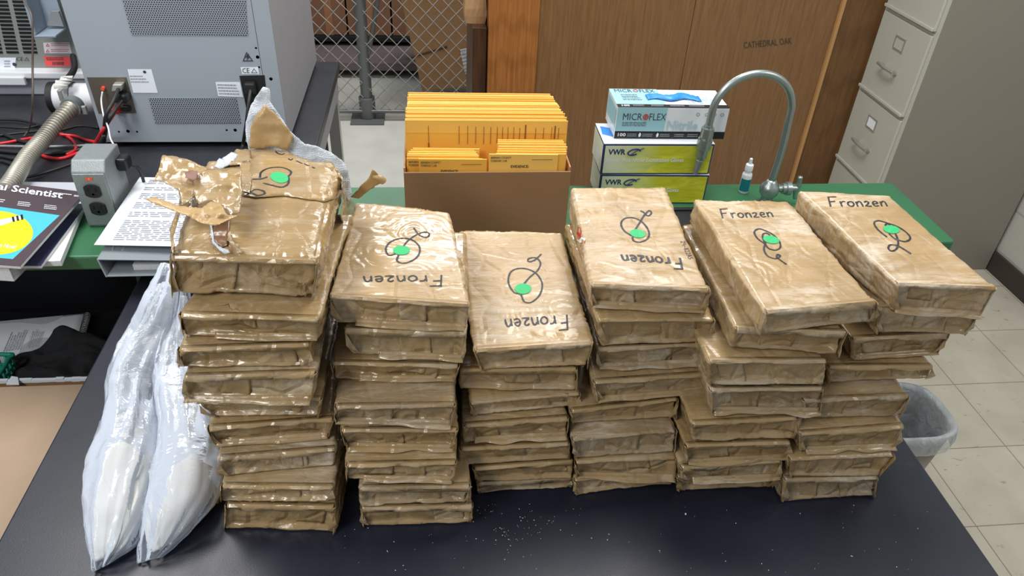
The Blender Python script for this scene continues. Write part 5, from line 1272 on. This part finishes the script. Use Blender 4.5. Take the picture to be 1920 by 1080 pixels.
patch('torn_flap', zA([(268, 470), (330, 430), (492, 422), (497, 500), (490, 640), (440, 655), (405, 610), (350, 580), (290, 600), (262, 540)]), plane(zt_+.030, 0, -.00018, 410, 380), M['tape_clean'], torn, amp=.007, freq=32, seed=6)['label'] = 'raised crumpled centre flap'
patch('torn_flap', zA([(115, 362), (185, 371), (250, 388), (300, 412), (345, 432), (300, 470), (280, 500), (275, 560), (210, 610), (190, 530), (120, 490), (72, 488), (98, 430)]), plane(zt_+.034, -.00005, -.0002, 360, 350), M['tape_clean'], torn, amp=.009, freq=30, seed=7)['label'] = 'crumpled flap sticking out to the upper left'
patch('torn_flap', zA([(215, 480), (262, 462), (280, 520), (270, 590), (200, 640), (168, 760), (180, 850), (160, 840), (150, 720), (195, 600)]), onb(.006), M['tape_clean'], torn, amp=.005, seed=8)
patch('torn_strip', zA([(28, 575), (75, 564), (200, 608), (330, 620), (372, 690), (290, 668), (230, 655), (180, 636), (100, 606)]), plane(zt_+.040, 0, -.0001, 330, 400), M['kraft_in'], torn, sp=3.5, amp=.003, seed=9)['label'] = 'thin kraft strip pointing left'
patch('curled_flap', zA([(232, 655), (300, 622), (350, 585), (400, 598), (425, 650), (480, 655), (440, 672), (372, 704), (300, 690)]), plane(zt_+.046, 0, .0, 400, 400), M['kraft_in'], torn, sp=3.5, amp=.010, freq=45, seed=10)
patch('brown_netting', zA([(222, 450), (250, 436), (285, 440), (280, 475), (262, 485), (225, 470)]), plane(zt_+.047), mat('red_brown_net', (132, 96, 84), .5, bump=.6, bscale=300), torn, sp=3, amp=.003, seed=11)
Yk = AZ(500, 290, zt_+.006)[1]
stand = lambda tilt, off: (lambda x, y: AY(x, y, Yk+off+tilt*(290-y)*.0007))
patch('standing_flap', zA([(610, 115), (680, 185), (748, 270), (718, 338), (640, 318), (600, 330), (535, 330), (540, 230), (560, 180)]), stand(.4, .010), M['kraft_in'], torn, sp=5, amp=.006, freq=22, seed=12)['label'] = 'plain kraft peak standing up at the back'
patch('white_netting', zA([(600, 33), (630, 40), (638, 110), (690, 185), (730, 245), (800, 308), (862, 318), (930, 350), (990, 395), (1012, 440), (1028, 540), (1015, 590), (990, 560), (960, 470), (900, 420), (760, 400), (620, 380), (535, 345), (524, 310), (514, 215), (545, 115)]), stand(.4, .022), M['net'], torn, sp=5, amp=.010, freq=26, seed=13, thick=.002)['label'] = 'white woven netting rising behind the kraft peak'
patch('white_netting', zA([(365, 430), (398, 382), (450, 350), (480, 360), (440, 420), (400, 440)]), onb(.004), M['net'], torn, sp=4, amp=.004, seed=14, thick=.0015)
patch('torn_flap', zA([(1012, 478), (1004, 540), (1040, 590), (1042, 630), (1020, 670), (990, 705), (972, 660), (985, 570), (960, 520)]), lambda x, y: AX(x, y, BTR[0]+.004) if AX(x, y, BTR[0]+.004)[1] < 1.3 else AZ(x, y, zt_), M['tape_clean'], torn, sp=4, amp=.006, seed=15)
patch('torn_strip', zA([(1128, 430), (1182, 478), (1180, 496), (1150, 505), (1060, 572), (1022, 565), (1040, 545), (1112, 468)]), lambda x, y: AY(x, y, BTR[1]-.02), M['kraft_in'], torn, sp=4, amp=.004, seed=16)['label'] = 'curled kraft tab sticking out to the right'
MB().tube(catmull([AY(700, 331, BTR[1]-.021), AY(712, 334, BTR[1]-.024), AY(719, 340, BTR[1]-.022)], 6), [.004+.002*i/12 for i in range(13)], 10).build('tab_curl', M['kraft_in'], torn, smooth=True)
bpy.context.view_layer.update()
tb2 = BVHTree.FromPolygons([Vector(v.co)+Vector(ORIG[torn.name]) for v in ts_.data.vertices], [tuple(p.vertices) for p in ts_.data.polygons])
ink(torn, tb2, [zA(L) for L in ([(625, 326), (634, 331)], [(660, 345), (672, 356), (690, 360), (704, 356)], [(722, 380), (735, 388), (742, 380)], [(760, 390), (775, 398), (790, 404)], [(798, 404), (812, 412), (824, 414)], [(836, 420), (850, 427)])], .0024)
ink(torn, tb2, [zA(L) for L in ([(585, 472), (592, 445), (630, 426), (690, 423), (732, 440), (730, 458), (702, 480)], [(548, 480), (590, 478), (622, 468)], [(600, 498), (640, 508), (690, 518), (720, 502), (724, 470)], [(522, 556), (560, 530), (600, 536), (606, 550), (572, 558), (542, 545), (510, 562)])], .0034, 'marker_symbol')
q = dot(torn, tb2, zA([(679, 472)])[0], 17, 10, 12)

# ------------------------------------------------------------------ clear bags of white powder beside the leftmost stack
def bagloft(name, rows, m, parent, n=40, seed=0, amp=.004, fold=.003, solid=0, cap=True):
    """rows: (left px, right px, z, thickness): half-width from the two points, cross-section a soft oval"""
    V = []; R_ = []
    ys = catmull([np.array([*AZ(a[0], a[1], z), *AZ(b[0], b[1], z), th]) for a, b, z, th in rows], 9)
    arc_ = 0; pc = None
    for k, r_ in enumerate(ys):
        L, R2, th = r_[:3], r_[3:6], r_[6]; c_ = (L+R2)/2; hw = (R2-L)/2; hwn = np.linalg.norm(hw)
        ax = ys[min(k+1, len(ys)-1)][:3]+ys[min(k+1, len(ys)-1)][3:6]-ys[max(k-1, 0)][:3]-ys[max(k-1, 0)][3:6]; ax /= np.linalg.norm(ax)+1e-9
        arc_ += 0 if pc is None else np.linalg.norm(c_-pc); pc = c_
        up = np.cross(hw/hwn, ax); up = up if up[2] > 0 else -up; up /= np.linalg.norm(up)
        for i in range(n):
            a = 2*math.pi*i/n; P = c_+hw*math.cos(a)+up*th*math.sin(a)*(1 if math.sin(a) > 0 else .6)
            out = (hw/hwn*math.cos(a)+up*math.sin(a))
            Q = np.array([math.cos(a)*1.2, math.sin(a)*1.2, arc_*9])+seed*3.1; Q2 = np.array([math.cos(a+arc_*1.5)*2.6, math.sin(a+arc_*1.5)*2.6, arc_*5])+seed*1.7
            P = P+out*(amp*vnoise(Q, seed)+fold*(ridged(Q2, seed+5, 2)-.4)+.3*fold*ridged(P*30+seed, seed+8, 2))
            P[2] = max(P[2], TT+.0012); V.append(P)
    K = len(ys); F = [[k*n+i, k*n+(i+1) % n, (k+1)*n+(i+1) % n, (k+1)*n+i] for k in range(K-1) for i in range(n)]
    if cap: F += [list(range(n))[::-1], [(K-1)*n+i for i in range(n)]]
    o = link(name, V, F, m, parent, smooth=True)
    if solid: md = o.modifiers.new('s', 'SOLIDIFY'); md.thickness = solid
    return o
A0 = AZ(220, 950, TT)
bA = thing('powder_bag', 'clear plastic bag of white powder furthest left, leaning back along the table', 'bag', tuple(A0))
bagloft('white_powder', [((184, 1052), (212, 1040), TT+.012, .008), ((172, 1015), (240, 1010), TT+.02, .018), ((166, 960), (272, 955), TT+.03, .032), ((176, 900), (287, 890), TT+.035, .038), ((196, 840), (288, 830), TT+.04, .036), ((208, 780), (278, 770), TT+.045, .030), ((222, 735), (284, 730), TT+.055, .022), ((238, 705), (276, 703), TT+.065, .010)], M['powder'], bA, seed=1, fold=.0042)
bagloft('inner_bag', [((206, 800), (284, 790), TT+.045, .036), ((208, 740), (290, 735), TT+.055, .034), ((216, 690), (300, 685), TT+.078, .032), ((240, 630), (325, 628), TT+.11, .030), ((278, 570), (332, 570), TT+.155, .022), ((296, 535), (334, 536), TT+.175, .014)], M['milkyfilm'], bA, seed=6, fold=.005)
bagloft('film', [((184, 1068), (196, 1062), TT+.006, .003), ((170, 1020), (250, 1018), TT+.022, .022), ((157, 955), (280, 958), TT+.033, .038), ((162, 895), (292, 892), TT+.04, .045), ((186, 830), (296, 828), TT+.046, .045), ((200, 765), (292, 765), TT+.055, .042), ((203, 705), (302, 705), TT+.075, .040), ((222, 640), (325, 640), TT+.10, .036), ((262, 575), (340, 578), TT+.15, .030), ((290, 530), (338, 532), TT+.18, .022), ((308, 498), (332, 500), TT+.20, .012)], M['clearfilm'], bA, seed=2, amp=.006, fold=.006, n=56)
B0 = AZ(330, 960, TT)
bB = thing('powder_bag', 'clear plastic bag of white powder squeezed against the leftmost stack', 'bag', tuple(B0))
bagloft('white_powder', [((288, 1035), (318, 1020), TT+.010, .006), ((276, 1005), (345, 990), TT+.02, .018), ((284, 950), (385, 935), TT+.035, .034), ((300, 890), (388, 870), TT+.045, .034), ((306, 830), (366, 815), TT+.05, .026), ((318, 795), (350, 788), TT+.055, .010)], M['powder'], bB, seed=3, fold=.004)
bagloft('inner_bag', [((306, 850), (384, 840), TT+.048, .034), ((300, 780), (384, 770), TT+.052, .030), ((296, 715), (370, 705), TT+.068, .028), ((308, 650), (356, 645), TT+.10, .022), ((326, 590), (350, 588), TT+.14, .014), ((336, 555), (346, 555), TT+.165, .008)], M['milkyfilm'], bB, seed=7, fold=.005)
bagloft('film', [((268, 1054), (300, 1046), TT+.005, .003), ((266, 1020), (352, 1000), TT+.018, .018), ((272, 965), (398, 945), TT+.034, .036), ((286, 905), (412, 890), TT+.042, .042), ((298, 845), (408, 830), TT+.046, .040), ((296, 780), (398, 770), TT+.05, .036), ((292, 715), (380, 705), TT+.066, .034), ((300, 650), (362, 642), TT+.10, .028), ((322, 590), (352, 588), TT+.14, .020), ((334, 545), (346, 545), TT+.17, .010)], M['clearfilm'], bB, seed=4, amp=.006, fold=.006, n=56)
cw = thing('crumpled_wrapper', 'crumpled brown wrapper squeezed between the clear bag and the leftmost stack', 'wrapper', tuple(AZ(398, 930, TT)))
bagloft('wrapper', [((392, 946), (404, 944), TT+.006, .006), ((386, 925), (418, 920), TT+.014, .012), ((380, 890), (424, 885), TT+.022, .016), ((380, 850), (424, 845), TT+.035, .016), ((386, 815), (412, 812), TT+.05, .008)], M['tape_clean'], cw, seed=9, amp=.004, fold=.006)

# white powder specks scattered on the table
r_ = random.Random(12); sp_ = MB()
for i in range(150):
    if r_.random() < .6: x, y = r_.gauss(965, 60), r_.gauss(985, 30)
    else: x, y = r_.uniform(640, 1800), r_.uniform(945, 1075)
    if not (645 < x < 1800 and 945 < y < 1078): continue
    P = AZ(x, y, TT+.0002)
    if not (-.64 < P[0] < .84 and .32 < P[1] < .78): continue
    s = r_.choice((.0003, .0003, .0004, .0006)) if r_.random() < .97 else .0013
    sp_.obox(P+(0, 0, s*.6), (s, s*.8, s*.5), frame(r_.random()*3))
tag(sp_.build('powder_specks', M['powder']), 'white powder specks scattered on the black table in front of the stacks', 'powder', None, 'stuff')
print('objects', len(bpy.data.objects))
